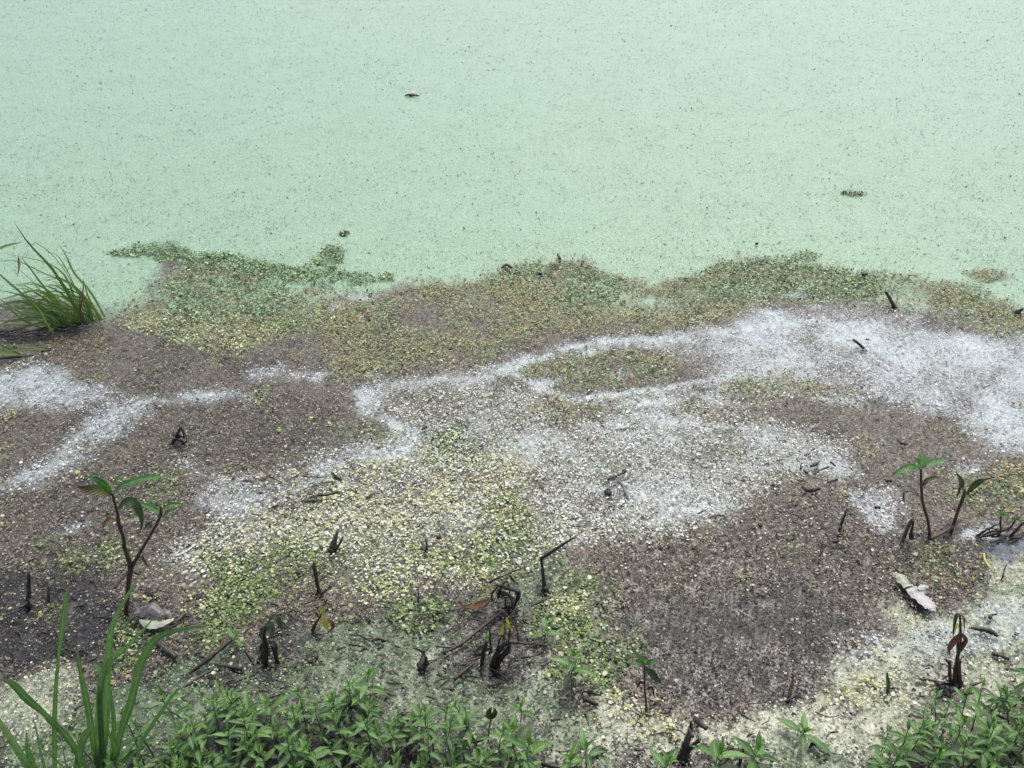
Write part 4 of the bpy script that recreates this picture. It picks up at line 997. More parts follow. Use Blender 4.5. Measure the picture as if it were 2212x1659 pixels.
dead_stem('leaning dark stem with a smaller one against it, left of the tall right seedling', [('H', [(1215, 1232), (1260, 1115), (1302, 1032)], [26, 26, 24]), ('H', [(1290, 1190), (1292, 1140), (1312, 1050)], [40, 26, 16])], seed=20)
dead_stem('tiny black stub between the frayed stick and the leaning stem', [('H', [(930, 1195), (930, 1160)], [22, 12])], seed=21)
dead_stem('small hooked twig in the white patch left of the tall right seedling', [('H', [(1230, 885), (1232, 820), (1262, 808)], [14, 14, 16])], seed=22)
dead_stem('reddish dark stub standing in the blackest mat near the bottom right', [('L', [(290, 1000), (320, 880), (330, 795)], [36, 26, 26])], 'brownbark', seed=23)
dead_stem('slanting black stick at the top edge of the white field on the right', [('D', [(1155, 850), (1112, 765), (1080, 715)], [30, 26, 20])], seed=24, lean=0)
dead_stem('short black stick slanting left in the middle of the white field', [('D', [(897, 1178), (860, 1140), (818, 1108)], [22, 22, 18])], seed=25, lean=0)
dead_stem('looped black twig at the right edge beside the green duckweed', [('D', [(2160, 890), (2204, 850)], [34, 18]), ('D', [(2204, 852), (2170, 865), (2110, 885)], [14, 12, 10])], seed=26, lean=0)
dead_stem('small dark upright snag poking up at the green edge near the top centre', [('C', [(500, 480), (490, 455), (480, 430)], [22, 26, 16])], seed=27, flare=False)
dead_stem('tiny thin snag right of the upright snag at the green edge', [('C', [(690, 525), (685, 490)], [16, 10])], seed=28, flare=False)
dead_stem('lumpy black stump with small arms on grey-green scum, bottom centre', [('J', [(1465, 785), (1480, 720), (1485, 655)], [70, 46, 34]), ('J', [(1480, 665), (1440, 640), (1395, 630)], [20, 16, 10]), ('J', [(1490, 660), (1540, 618)], [16, 10]), ('J', [(1510, 760), (1500, 700)], [40, 24])], name='stump', cat='stump', seed=29)
dead_stem('small black cone-shaped stub on grey-green scum below the yellow sprig', [('J', [(555, 700), (548, 640)], [52, 28])], name='stump', cat='stump', seed=30)
dead_stem('thin pair of short reeds standing by the yellow fronds, bottom centre', [('J', [(1405, 235), (1402, 170)], [14, 10]), ('J', [(1438, 235), (1442, 145)], [18, 10])], seed=31, flare=False)
dead_stem('thin crooked stalk on grey scum right of the yellow sprig', [('J', [(1020, 395), (1012, 350), (1014, 310)], [20, 14, 10])], seed=32)
dead_stem('black rotten stump with a forked arm at the bottom edge', [('K', [(1560, 1560), (1590, 1440), (1620, 1330), (1628, 1255)], [80, 56, 40, 20]), ('K', [(1580, 1540), (1650, 1460), (1700, 1415)], [44, 36, 30]), ('K', [(1540, 1500), (1560, 1440)], [30, 20]), ('K', [(1610, 1320), (1640, 1390)], [24, 30])],
          name='stump', cat='stump', seed=33, blobs=[('K', 1470, 1560, 130), ('K', 1530, 1600, 110), ('K', 1380, 1540, 60), ('K', 1580, 1570, 90)])
dead_stem('left one of two dark leaning sticks at the bottom edge', [('K', [(1885, 1640), (1940, 1550), (1985, 1475)], [46, 34, 22])], seed=34)
dead_stem('rightmost dark leaning stick at the bottom edge', [('K', [(2030, 1680), (2060, 1560), (2092, 1440)], [26, 24, 20])], seed=35)
dead_stem('low black mound-like stub below the fork of the left seedling', [('I', [(1300, 155), (1302, 110)], [80, 40])], name='stump', cat='stump', seed=36)
dead_stem('dark rounded stub right of the mound-like stub, at the white fronds', [('I', [(1735, 200), (1738, 160)], [60, 40])], name='stump', cat='stump', seed=37)
dead_stem('small dark knob left of the knobby upright stick', [('F', [(410, 1555), (414, 1510)], [50, 30])], name='stump', cat='stump', seed=38)
dead_stem('little brown stalk on scum above the right end of the bed', [('J', [(1520, 1190), (1535, 1095)], [22, 12])], 'brownbark', seed=39)

b = ground(*cv('L', 1105, 935)); t = thing('shoot', 'stubby green-brown shoot rising from cream scum near the bottom right', 'shoot', b)
stem_part(t, b, 'L', [(1105, 935), (1104, 880), (1098, 830)], [30, 34, 26], 'stem')
leaf_part(t, b, 'L', [(1100, 845), (1092, 815), (1092, 790)], 26, 'rust', dy=-.003)
leaf_part(t, b, 'L', [(1110, 925), (1080, 925), (1060, 940)], 30, 'wilt')
leaf_part(t, b, 'L', [(1110, 930), (1150, 930), (1190, 940)], 36, 'wilt')

# ------------------------------------------------------------------ wilted plants
b = ground(*cv('L', 1640, 905)); t = thing('withered_plant', 'tall withered plant with rust brown hanging leaves, bottom right', 'withered plant', b)
stem_part(t, b, 'L', [(1640, 905), (1660, 720), (1690, 560), (1692, 430), (1690, 322)], [44, 32, 26, 20, 14], 'redstem', lean=.02)
stem_part(t, b, 'L', [(1610, 880), (1604, 790), (1606, 700)], [30, 28, 26], 'redstem', 'side_stub')
stem_part(t, b, 'L', [(1690, 900), (1680, 780), (1686, 690)], [40, 34, 30], 'redstem', 'side_stub')
for i, (pts, w, mt) in enumerate([([(1690, 470), (1640, 540), (1600, 600), (1605, 655)], 66, 'rust'), ([(1692, 470), (1725, 520), (1715, 580), (1690, 640)], 64, 'rust'), ([(1690, 325), (1660, 330), (1640, 420), (1632, 520)], 40, 'olive'), ([(1694, 322), (1722, 360), (1722, 430), (1712, 510)], 34, 'olive'),
                                  ([(1685, 440), (1665, 400), (1650, 440), (1640, 490)], 26, 'yellow'), ([(1690, 520), (1670, 560), (1660, 640)], 50, 'wilt'), ([(1608, 740), (1580, 700), (1556, 680)], 40, 'dull'), ([(1690, 600), (1730, 540), (1745, 548)], 40, 'rust'),
                                  ([(1640, 900), (1560, 890), (1500, 910)], 60, 'wilt'), ([(1650, 900), (1700, 870), (1690, 830)], 50, 'wilt'), ([(1620, 905), (1600, 870), (1560, 850)], 40, 'wilt')]):
    leaf_part(t, b, 'L', pts, w*.72, mt, prof='lance', dy=rnd.uniform(-.03, .02), seed=100+i, wav=.18, twist=rnd.uniform(-.8, .8))
for i, (lab, pts, w) in enumerate([('black sodden leaf debris left of the withered plant foot', [(1330, 850), (1420, 855), (1520, 870)], [14, 24, 16]), ('black leaf strip on white scum right of the withered plant', [(1780, 430), (1850, 440), (1930, 455), (2000, 500)], [20, 40, 44, 18]),
                                   ('dark debris strip at the edge of the corner bed', [(1950, 640), (2010, 655), (2090, 690)], [30, 44, 30]), ('dark mud streak at the foot of the withered plant', [(1500, 880), (1560, 930), (1600, 1000)], [40, 60, 30]),
                                   ('small black twig on white scum below the pool at right', [(1930, 350), (1950, 325), (1990, 320)], [26, 22, 14])]):
    fallen(lab, [('L', pts, w)], name='rotten_scrap', cat='plant scrap', seed=60+i)

b = ground(*cv('J', 120, 760)); t = thing('withered_plant', 'withered black plant with a pale green arching leaf, above the bed at left centre', 'withered plant', b)
stem_part(t, b, 'J', [(120, 760), (130, 620), (110, 500), (150, 395)], [60, 50, 30, 20], 'bark')
stem_part(t, b, 'J', [(30, 790), (90, 690), (120, 600)], [24, 34, 34], 'bark', 'side_stem', lean=.03)
stem_part(t, b, 'J', [(225, 745), (200, 640), (170, 560)], [40, 44, 40], 'bark', 'side_stem')
stem_part(t, b, 'J', [(-290, 870), (-60, 640), (30, 790)][1:], [14, 20], 'bark', 'root', sink=False)
for i, (pts, w, mt, lb) in enumerate([([(145, 395), (165, 440), (175, 490), (190, 540)], 78, 'dull', 'pale green wilted leaf'), ([(150, 390), (200, 358), (240, 395), (265, 460), (295, 475)], 50, 'dull', None), ([(120, 440), (90, 500), (100, 580)], 80, 'wilt', None), ([(140, 560), (200, 610), (220, 720)], 90, 'wilt', None),
                                      ([(130, 560), (90, 640), (60, 700)], 70, 'wilt', None), ([(230, 460), (270, 420), (300, 440)], 60, 'wilt', None), ([(250, 480), (230, 500), (280, 495)], 40, 'wilt', None)]):
    leaf_part(t, b, 'J', pts, w, mt, prof='lance', dy=rnd.uniform(-.03, .02), seed=120+i, wav=.15, label=lb)

b = ground(*cv('P', 400, 790)); t = thing('withered_plant', 'withered dark plant with two yellow-green leaves beside the fallen log, centre bottom', 'withered plant', b)
for nm, pts, w, mt in [('stem', [(400, 790), (440, 690), (500, 630), (580, 632)], [50, 40, 34, 22], 'bark'), ('stem', [(430, 810), (450, 740), (500, 690), (520, 640)], [46, 40, 40, 20], 'bark'), ('stem', [(330, 780), (340, 700), (365, 620)], [30, 34, 20], 'bark'),
                       ('stem', [(395, 700), (385, 600), (382, 530)], [14, 12, 10], 'redstem'), ('arch', [(578, 620), (560, 530), (500, 445), (450, 408), (430, 430)], [12, 12, 12, 12, 8], 'brownbark'), ('root', [(580, 632), (640, 638), (705, 630)], [16, 16, 12], 'rootred'),
                       ('stem', [(430, 680), (455, 600), (475, 560)], [12, 12, 10], 'redstem'), ('stem', [(510, 620), (515, 570), (515, 530)], [14, 20, 10], 'redstem')]:
    if mt == 'rootred': mt = 'brownbark'
    stem_part(t, b, 'P', pts, w, mt, nm, lean=rnd.uniform(-.02, .02), sink=False)
for i, (pts, w, mt, lb) in enumerate([([(470, 580), (465, 540), (480, 505)], 32, 'yellow', 'yellow-green young leaf'), ([(515, 545), (505, 510), (525, 495)], 32, 'yellow', 'yellow-green young leaf'), ([(505, 500), (500, 470), (515, 455)], 20, 'yellow', None), ([(380, 600), (360, 605), (340, 615)], 26, 'leaf', None), ([(383, 590), (375, 570), (380, 545)], 22, 'leaf', None),
                                      ([(360, 640), (300, 690), (270, 740)], 50, 'wilt', None), ([(340, 700), (300, 720), (280, 690)], 40, 'wilt', None), ([(350, 690), (390, 680), (370, 720)], 50, 'wilt', None), ([(500, 690), (470, 740), (480, 770)], 40, 'wilt', None), ([(440, 700), (420, 760), (430, 800)], 50, 'wilt', None), ([(490, 560), (475, 590), (500, 615)], 24, 'rust', None)]):
    leaf_part(t, b, 'P', pts, w, mt, prof='lance', dy=rnd.uniform(-.02, .02), seed=140+i, wav=.2, label=lb)

b = ground(*cv('P', 470, 400)); t = thing('root_tangle', 'black tangle of roots and dead stems with dry brown leaves, centre bottom', 'root tangle', b)
m = Mesh()
for i, (pts, w) in enumerate([([(440, 330), (450, 280), (480, 230), (500, 215)], [30, 30, 20, 14]), ([(430, 240), (500, 260), (580, 290)], [30, 40, 36]), ([(580, 290), (570, 340), (530, 400), (490, 480)], [40, 34, 30, 26]), ([(400, 350), (400, 300), (440, 250)], [20, 20, 16]),
                              ([(380, 225), (450, 190), (520, 160), (605, 125)], [26, 16, 14, 10]), ([(520, 180), (545, 215), (560, 230)], [24, 22, 10]), ([(490, 330), (488, 400), (490, 460)], [16, 16, 16]), ([(440, 400), (480, 410), (540, 380)], [40, 46, 30]), ([(470, 290), (520, 320), (540, 380)], [24, 30, 26]),
                              ([(440, 440), (470, 470), (500, 490)], [40, 50, 30]), ([(440, 270), (430, 300), (470, 330)], [16, 12, 12]), ([(500, 220), (520, 270), (510, 310)], [12, 14, 10])]):
    Q = poly3('P', pts, b.y, rnd.uniform(-.03, .03), .012)
    for q in Q: q.z = max(q.z, .003)
    m.tube(Q, [x*.3204*pxsize(b)*.36 for x in w], n=6, jit=.35, seed=200+i)
m.blob(onplane(*cv('P', 475, 300), b.y), .011, 3, (1, .8, .7)).blob(onplane(*cv('P', 570, 295), b.y), .008, 6)
m.shift(b); obj('roots', m.mesh('roots'), M['bark'], t)
for i, (pts, w, mt) in enumerate([([(395, 340), (320, 365), (250, 385), (125, 408)], 34, 'dry'), ([(390, 345), (340, 400), (280, 440), (220, 450)], 16, 'dry'), ([(355, 322), (310, 335), (265, 375), (235, 405)], 12, 'yellow'), ([(420, 275), (390, 265), (365, 280)], 14, 'yellow'), ([(362, 320), (362, 280), (340, 255), (310, 262)], 12, 'yellow'), ([(390, 345), (300, 390), (210, 420)], 10, 'dry')]):
    leaf_part(t, b, 'P', pts, w, mt, prof='lance', dy=-.02*i/4, seed=160+i, wav=.12)

b = ground(*cv('J', 530, 475)); t = thing('yellow_sprig', 'small sprig with two yellow leaves and a curled brown one, on grey scum', 'sprig', b)
stem_part(t, b, 'J', [(530, 475), (560, 410), (590, 365), (625, 290), (650, 215)], [36, 26, 18, 14, 10], 'redstem')
for i, (pts, w, mt, lb) in enumerate([([(595, 355), (620, 310), (645, 255)], 40, 'yellow', None), ([(598, 362), (632, 405), (650, 450), (685, 505)], 50, 'yellow', None), ([(645, 400), (690, 410), (705, 450), (670, 500)], 44, 'dry', 'curled brown leaf'), ([(580, 365), (560, 330), (520, 315)], 30, 'dry', None), ([(640, 235), (660, 205), (650, 230)], 26, 'wilt', None)]):
    leaf_part(t, b, 'J', pts, w, mt, prof='lance', dy=-.01, seed=180+i, label=lb)
fallen('thin reddish twig lying above the yellow-leaved sprig', [('J', [(410, 245), (470, 245), (540, 218), (645, 203)], [12, 14, 14, 10])], 'brownbark', rise=.02)

# ------------------------------------------------------------------ fallen sticks and logs
fallen('black rotting log slanting across grey scum, longest one at bottom centre', [('P', [(70, 700), (190, 640), (300, 550), (430, 450), (540, 380)], [18, 24, 26, 26, 16])], name='log', cat='log', seed=71)
fallen('short thick black log below the longest one, bottom centre', [('P', [(140, 880), (200, 830), (280, 765)], [30, 28, 18])], name='log', cat='log', seed=72, rise=.01)
fallen('long straight black stick pointing to the yellowish sprig, bottom left', [('I', [(1600, 862), (1700, 790), (1840, 680), (1990, 550)], [18, 34, 46, 44])], name='fallen_stick', cat='stick', seed=73, rise=.02)
fallen('thinner stick below and parallel to the long straight one', [('I', [(1590, 960), (1700, 890), (1835, 812)], [18, 26, 26])], name='fallen_stick', cat='stick', seed=74)
fallen('dark broken stick right of the big grass, below the grey scrap', [('I', [(1340, 570), (1420, 640), (1510, 705)], [36, 52, 44])], name='fallen_stick', cat='stick', seed=75)
fallen('black stick touching the grey-topped scrap on its right', [('I', [(1490, 430), (1540, 380), (1590, 330)], [30, 44, 40])], name='fallen_stick', cat='stick', seed=76)
fallen('black twig between the long straight stick and the withered plant', [('I', [(1850, 770), (1960, 785), (2085, 805)], [20, 30, 40])], seed=77)
fallen('faint dark twig on grey-green scum left of the bed', [('I', [(1960, 940), (2100, 890), (2212, 850)], [14, 20, 22])], seed=78)
fallen('dark gnarled twig near the bottom left cream patch', [('I', [(640, 1150), (690, 1130), (735, 1105)], [12, 16, 12])], seed=79)
fallen('pale straw lying in white fronds right of the left seedling', [('E', [(1510, 1412), (1600, 1370), (1672, 1315)], [18, 20, 10])], 'strawtwig', name='straw', cat='straw')
fallen('dead black strip lying in the white fronds, left of centre', [('F', [(500, 905), (580, 885), (660, 882), (745, 855)], [16, 24, 22, 30]), ('F', [(430, 945), (520, 935), (580, 930)], [18, 24, 16])], name='rotten_scrap', cat='plant scrap', seed=80)
fallen('small dark crumb above the dead black strip', [('F', [(690, 690), (730, 725), (770, 745)], [14, 34, 24])], name='rotten_scrap', cat='plant scrap', seed=81)
fallen('small dark chip left of the dead black strip', [('F', [(190, 985), (235, 970)], [26, 16])], name='rotten_scrap', cat='plant scrap', seed=82)
fallen('small dark sliver right of the dead black strip', [('F', [(1000, 912), (1065, 885)], [14, 14])], name='rotten_scrap', cat='plant scrap', seed=83)
fallen('short black sliver on the white vein edge in the centre', [('F', [(1465, 325), (1505, 295)], [14, 30])], name='rotten_scrap', cat='plant scrap', seed=84)
fallen('tiny black chip right of the sliver on the central white vein', [('F', [(1968, 470), (1992, 450)], [20, 20])], name='rotten_scrap', cat='plant scrap', seed=85)
fallen('round dark crumb on white film right of the two-pronged stub', [('F', [(1600, 1250), (1630, 1240)], [40, 30])], name='rotten_scrap', cat='plant scrap', seed=86)
fallen('dark twig with a knobbed end floating in the pale field', [('G', [(910, 752), (960, 730), (1050, 690)], [16, 16, 18])], name='fallen_twig', blobs=[('G', 1052, 680, 50), ('G', 922, 745, 30)], seed=87, rise=.01)
fallen('dark round clump just below the knobbed twig', [('G', [(890, 850), (930, 880)], [40, 40])], name='rotten_scrap', cat='plant scrap', blobs=[('G', 910, 855, 66)], seed=88)
fallen('grey bent twig right of the dark round clump', [('G', [(1000, 770), (1040, 800), (1060, 855), (1078, 890), (1060, 912)], [18, 24, 24, 24, 12])], 'greytwig', seed=89)
fallen('bent black leaf like a roof floating at the green edge, top centre', [('C', [(0, 548), (38, 522), (88, 548)], [18, 26, 14])], name='floating_leaf', cat='leaf', seed=90, rise=.0)
fallen('dark lump in the ochre fronds below the upright snag', [('C', [(310, 600), (345, 602)], [34, 24])], name='rotten_scrap', cat='plant scrap', seed=91)
fallen('dark dot floating on green duckweed right of centre', [('C', [(2178, 340), (2204, 342)], [22, 22])], name='rotten_scrap', cat='plant scrap', seed=92)
fallen('dark chip at the top edge of the ochre fronds on the right', [('D', [(895, 578), (928, 570)], [26, 22])], name='rotten_scrap', cat='plant scrap', seed=93)
fallen('tiny dark chip above the short stick in the white field', [('D', [(920, 1104), (948, 1108)], [14, 12])], name='rotten_scrap', cat='plant scrap', seed=94)
for i, (lab, pts, w, bl) in enumerate([('thin black twig on the left of the twig litter in the white patch', [(390, 625), (395, 580)], [18, 12], []), ('flat black crumb in the middle of the twig litter in the white patch', [(470, 605), (510, 590), (535, 575)], [20, 34, 16], []),
        ('long thin twig through the twig litter in the white patch', [(495, 668), (550, 635), (615, 612)], [12, 12, 22], []), ('black hooked crumb on the right of the twig litter in the white patch', [(635, 572), (660, 590), (675, 605)], [24, 18, 10], []),
        ('small black crumb at the lower left of the twig litter in the white patch', [(415, 640), (445, 662)], [18, 26], []), ('dark twig with a knob just below the twig litter in the white patch', [(610, 735), (650, 722), (685, 712)], [12, 20, 26], [])]):
    fallen(lab, [('H', pts, w)], seed=100+i, name='twig_scrap')
fallen('dark debris row on brown fronds below the twig litter', [('H', [(400, 770), (450, 800), (545, 785)], [16, 40, 24])], name='rotten_scrap', cat='plant scrap', seed=110)
fallen('thin dark twig above the tall right seedling', [('H', [(1180, 380), (1210, 415), (1255, 425)], [12, 26, 18])], seed=111)
fallen('dark twig right of the tall right seedling tip', [('H', [(1600, 555), (1650, 560)], [10, 18])], seed=112)
fallen('black chip in the small white patch left of the tall right seedling', [('H', [(990, 935), (1040, 945)], [14, 26])], name='rotten_scrap', cat='plant scrap', seed=113)
fallen('dark flat chip on brown mat between twig litter and right seedling', [('H', [(1075, 720), (1135, 722)], [20, 26])], name='rotten_scrap', cat='plant scrap', seed=114)
fallen('black crumbs on brown mat below the frayed stick', [('H', [(655, 1222), (700, 1212)], [28, 26])], name='rotten_scrap', cat='plant scrap', seed=115)
fallen('thick dark twig at the left of the pair on scum below the leafy green weed', [('K', [(700, 1060), (750, 1080), (830, 1115)], [36, 48, 20])], seed=116)
fallen('thin twig above the thick one, below the leafy green weed', [('K', [(700, 1000), (780, 1010), (855, 1035)], [14, 18, 16])], seed=117)
fallen('dark chip on cream scum right of the tiny three-leaf sprig', [('K', [(420, 1250), (500, 1235)], [22, 26])], name='rotten_scrap', cat='plant scrap', seed=118)
fallen('dark curled leaf floating over the forked arm of the rotten stump', [('K', [(1660, 1235), (1700, 1270), (1760, 1320)], [40, 56, 40])], 'bark', name='floating_leaf', cat='leaf', seed=119, rise=.02)
fallen('curled brown twig on scum right of the tall weeds', [('J', [(1040, 975), (1120, 995), (1250, 1040)], [22, 30, 14])], 'brownbark', seed=120)
fallen('dark curled leaf on grey-green scum left of the lumpy stump', [('J', [(1040, 572), (1100, 545), (1160, 568)], [20, 36, 24])], name='floating_leaf', cat='leaf', seed=121)
fallen('dark debris by the slender lone weed stem', [('J', [(1300, 1190), (1350, 1230), (1410, 1270)], [40, 60, 34])], name='rotten_scrap', cat='plant scrap', seed=122)
fallen('black mud lump by the thin upright sprig at the bottom edge', [('K', [(770, 1550), (820, 1500), (880, 1500)], [50, 70, 30])], name='rotten_scrap', cat='plant scrap', seed=123)
fallen('black curl under the flat rosette sprig at bottom right', [('L', [(460, 1410), (490, 1375), (520, 1385)], [20, 36, 30])], name='rotten_scrap', cat='plant scrap', seed=124)
fallen('dark streak of mud at the bottom edge left of the thin sprig', [('K', [(340, 1620), (420, 1640), (520, 1660)], [30, 40, 20])], name='rotten_scrap', cat='plant scrap', seed=125)
b = ground(*cv('J', 1150, 930)); t = thing('floating_leaf', 'long dark green leaf lying on scum right of the tall weeds', 'leaf', b)
leaf_part(t, b, 'J', [(1150, 925), (1230, 945), (1335, 932)], 34, 'dull', name='leaf_blade', onz=.012)

# drifting knots of brown fronds out on the green
def raft(label, k, x, y, rx, ry, n, cl, seed):
    rr = np.random.default_rng(seed); c = ground(*cv(k, x, y)); s = pxsize(c)
    wx = rx*CROPS[k][2]*s; wy = ry*CROPS[k][2]*s/((CAM_H)/math.hypot(c.y, CAM_H))
    a = rr.random(n)*6.28; r = np.sqrt(rr.random(n))
    px = r*np.cos(a)*wx*(1+.2*rr.standard_normal(n)); py = r*np.sin(a)*wy*(1+.2*rr.standard_normal(n))
    col = pick_colours(np.full(n, IX[cl]), n)*np.where(rr.random((n, 1)) < .35, .55, 1)
    me = frond_mesh('frond_raft', px, py, 0+.006*rr.random(n), .005*np.exp(.3*rr.standard_normal(n)), col, np.full((n, 1), .5))
    o = obj('frond_raft', me, None, label=label, category='floating fronds'); o.location = c
raft('small brown raft of fronds drifting alone on the green duckweed at right', 'V', 1843, 418, 27, 5, 120, 'ob', 1)
raft('little dark olive raft of fronds off the tip of the green fringe', 'V', 743, 505, 11, 5, 70, 'dg', 2)

# ------------------------------------------------------------------ white scraps
def sheet(m, k, line, width, b, z0, amp, prof, seed, hint=(0, 0, 1), ns=16):
    s = pxsize(b); sc = CROPS[k][2]; rr = random.Random(seed)
    Q = [ground(*cv(k, *p), z0 + amp*rr.uniform(.2, 1)) for p in line]
    m.ribbon(Q, [width*sc*s*x for x in prof], hint, -.35, ns, cross=3, wav=.12, seed=seed)
b = ground(1970, 1285); t = thing('white_scrap', 'crumpled long white scrap lying on grey mat near the right edge', 'litter', b)
m = Mesh(); sheet(m, 'V', [(1928, 1238), (1944, 1243), (1955, 1256), (1964, 1266)], 26, b, .012, .02, [.3, .8, 1, .7, .9], 3); m.shift(b)
obj('curled_end', m.mesh('curled_end'), M['scrapcream'], t)
m = Mesh(); sheet(m, 'V', [(1962, 1262), (1978, 1276), (1996, 1292), (2012, 1309), (2018, 1318)], 32, b, .012, .012, [.75, 1, 1.05, .95, .7, .3], 5); m.shift(b)
obj('main_sheet', m.mesh('main_sheet'), M['scrap'], t)
m = Mesh(); sheet(m, 'V', [(1984, 1272), (1996, 1266), (2006, 1268)], 14, b, .02, .012, [.5, 1, .8, .4], 7, ns=8); m.shift(b)
obj('side_flap', m.mesh('side_flap'), M['scrap'], t)
b = ground(325, 1340); t = thing('grey_scrap', 'crumpled scrap with purple-grey top and cream fold, under the left seedling', 'litter', b)
m = Mesh(); sheet(m, 'I', [(1150, 330), (1215, 285), (1290, 265), (1370, 320), (1395, 345)], 95, b, .02, .03, [.2, .8, 1, .9, .3], 11); m.shift(b)
obj('grey_top', m.mesh('grey_top'), M['scrapgrey'], t)
m = Mesh(); sheet(m, 'I', [(1200, 385), (1270, 405), (1340, 415), (1420, 400), (1490, 370)], 100, b, .012, .015, [.2, .8, 1.1, .8, .5, .25], 13); m.shift(b)
obj('cream_fold', m.mesh('cream_fold'), M['scrapcream'], t)
m = Mesh(); sheet(m, 'I', [(1400, 290), (1440, 330), (1470, 370)], 60, b, .012, .012, [.3, .8, 1, .6, .2], 15, ns=8); m.shift(b)
obj('dark_fold', m.mesh('dark_fold'), M['scrapgrey'], t)
b = ground(892, 205); t = thing('white_scrap', 'small bright white scrap with a dark ragged underside, far out on the duckweed', 'litter', b)
s = pxsize(b)
m = Mesh().ribbon([b+Vector((-13*s, 0, .012)), b+Vector((-4*s, .02, .024)), b+Vector((5*s, .02, .02)), b+Vector((14*s, .0, .004))], [.006, .026, .03, .026, .005], (0, 0, 1), -.5, 12, wav=.1); m.shift(b)
obj('white_top', m.mesh('white_top'), M['scrap'], t)
m = Mesh().tube([b+Vector((-17*s, -.03, .004)), b+Vector((-6*s, -.03, .008)), b+Vector((3*s, -.03, .008)), b+Vector((15*s, -.03, .003))], [.004, .010, .009, .003], n=6, jit=.5); m.shift(b)
obj('dark_underside', m.mesh('dark_underside'), M['bark'], t)

# ------------------------------------------------------------------ grass tuft on the left
b = ground(*cv('A', 700, 1058)); t = thing('grass_tuft', 'tall wispy tuft of arching green grass at the left edge of the pond', 'grass', b)
TB = [([(905, 985), (780, 760), (640, 600), (570, 450), (503, 340)], 30), ([(860, 1012), (760, 800), (715, 635)], 26), ([(830, 1005), (660, 740), (570, 560), (490, 440), (370, 400)], 14), ([(752, 1050), (600, 800), (450, 560), (250, 345), (115, 148)], 34),
      ([(805, 1038), (650, 940), (490, 885), (300, 890), (60, 915)], 24), ([(705, 1055), (560, 930), (390, 730), (240, 530), (180, 465)], 26), ([(760, 1048), (660, 860), (560, 620), (380, 500), (60, 432)], 26), ([(720, 1050), (560, 700), (380, 600), (140, 490), (-60, 500)], 18),
      ([(690, 1050), (520, 860), (380, 720), (200, 690), (-60, 705)], 24), ([(790, 1035), (640, 720), (480, 470), (270, 335), (150, 600)], 10), ([(690, 1055), (480, 900), (300, 690), (90, 500)], 12), ([(660, 1075), (420, 1000), (250, 830), (0, 610), (-60, 560)], 34),
      ([(660, 1070), (420, 940), (220, 800), (-60, 730)], 30), ([(640, 1075), (340, 940), (250, 820), (170, 670)], 22), ([(600, 1060), (380, 760), (100, 800), (-60, 850)], 40), ([(620, 1080), (430, 1010), (200, 1060), (-60, 1180)], 26), ([(650, 1078), (430, 1082), (200, 1085), (-60, 1100)], 22),
      ([(475, 1140), (400, 1020), (330, 900), (180, 760)], 22), ([(360, 1168), (440, 1085), (490, 1050)], 16), ([(800, 1035), (730, 900), (700, 760), (560, 640)], 16), ([(880, 1010), (800, 870), (740, 740)], 22), ([(600, 1070), (350, 880), (180, 880), (-60, 950)], 24), ([(560, 1080), (300, 1000), (100, 1010), (-60, 1060)], 26),
      ([(-40, 400), (60, 360), (205, 325)], 34), ([(500, 1090), (320, 860), (90, 850), (-80, 900)], 30), ([(550, 1080), (200, 950), (-60, 780)], 28), ([(420, 1100), (200, 1000), (80, 900), (-60, 870)], 26)]
rt = random.Random(5)
for i in range(60):
    x0 = rt.uniform(480, 890); y0 = 1085 - (x0-560)*.25
    L_ = rt.uniform(250, 620); a = rt.uniform(2.2, 3.05)
    TB.append(([(x0, y0), (x0+L_*.4*math.cos(a-.35), y0-L_*.4*math.sin(a-.35)), (x0+L_*.8*math.cos(a-.05), y0-L_*.8*math.sin(a-.05)), (x0+L_*1.05*math.cos(a+.1), y0-L_*.9*math.sin(a+.1))], rt.uniform(12, 28)))
for i, (pts, w) in enumerate(TB):
    p0 = ground(*cv('A', *pts[0])) if i != 23 else ground(*cv('A', -60, 900))
    dyy = rt.uniform(-.08, .08)
    bb = Vector((b.x, max(2.9, min(3.3, p0.y)), 0))
    Q = [onplane(*cv('A', *p), bb.y + dyy*(j/(len(pts)-1))) for j, p in enumerate(pts)]
    for j, q in enumerate(Q): q.z = max(q.z, .004 if j == 0 else .015)
    s = pxsize(bb)*.2512
    m = Mesh().ribbon(Q, [w*s*x*.7 for x in (.7, .9, 1, .9, .7, .4, .05)], (rt.uniform(-.5, .5), -.6, .6), .3, 11, cross=1, seed=i, twist=rt.uniform(-.6, .6))
    m.shift(b)
    obj('blade', m.mesh('blade'), M['tuft'], t)
for i, pts in enumerate([[(690, 930), (712, 800), (720, 640)], [(300, 1100), (150, 1130), (60, 1190)], [(160, 460), (165, 540), (148, 630)], [(420, 1090), (200, 1120), (100, 1190)], [(700, 1050), (688, 900), (690, 700)]]):
    leaf_part(t, b, 'A', pts, 22, 'tuft_dry', 'dry_blade', prof='blade', seed=i, label='dry brown blade')
m = Mesh()
for i in range(44):                                     # dark sodden root mass the blades spring from
    x0 = rt.uniform(-100, 700); y0 = 1150 - max(0, x0)*.12 + rt.uniform(-60, 25)
    m.tube([ground(*cv('A', x0-rt.uniform(60, 160), y0+rt.uniform(0, 30)), .004), ground(*cv('A', x0, y0), .022), ground(*cv('A', x0+rt.uniform(60, 150), y0-rt.uniform(5, 35)), .004)], [.0015, .003, .001], n=5, jit=.4, seed=i)
m.shift(b); obj('root_mass', m.mesh('root_mass'), M['bark'], t)
b = ground(*cv('A', 180, 1312)); t = thing('grass_sprig', 'small low sprig of grass below the tall tuft at the left edge', 'grass', b)
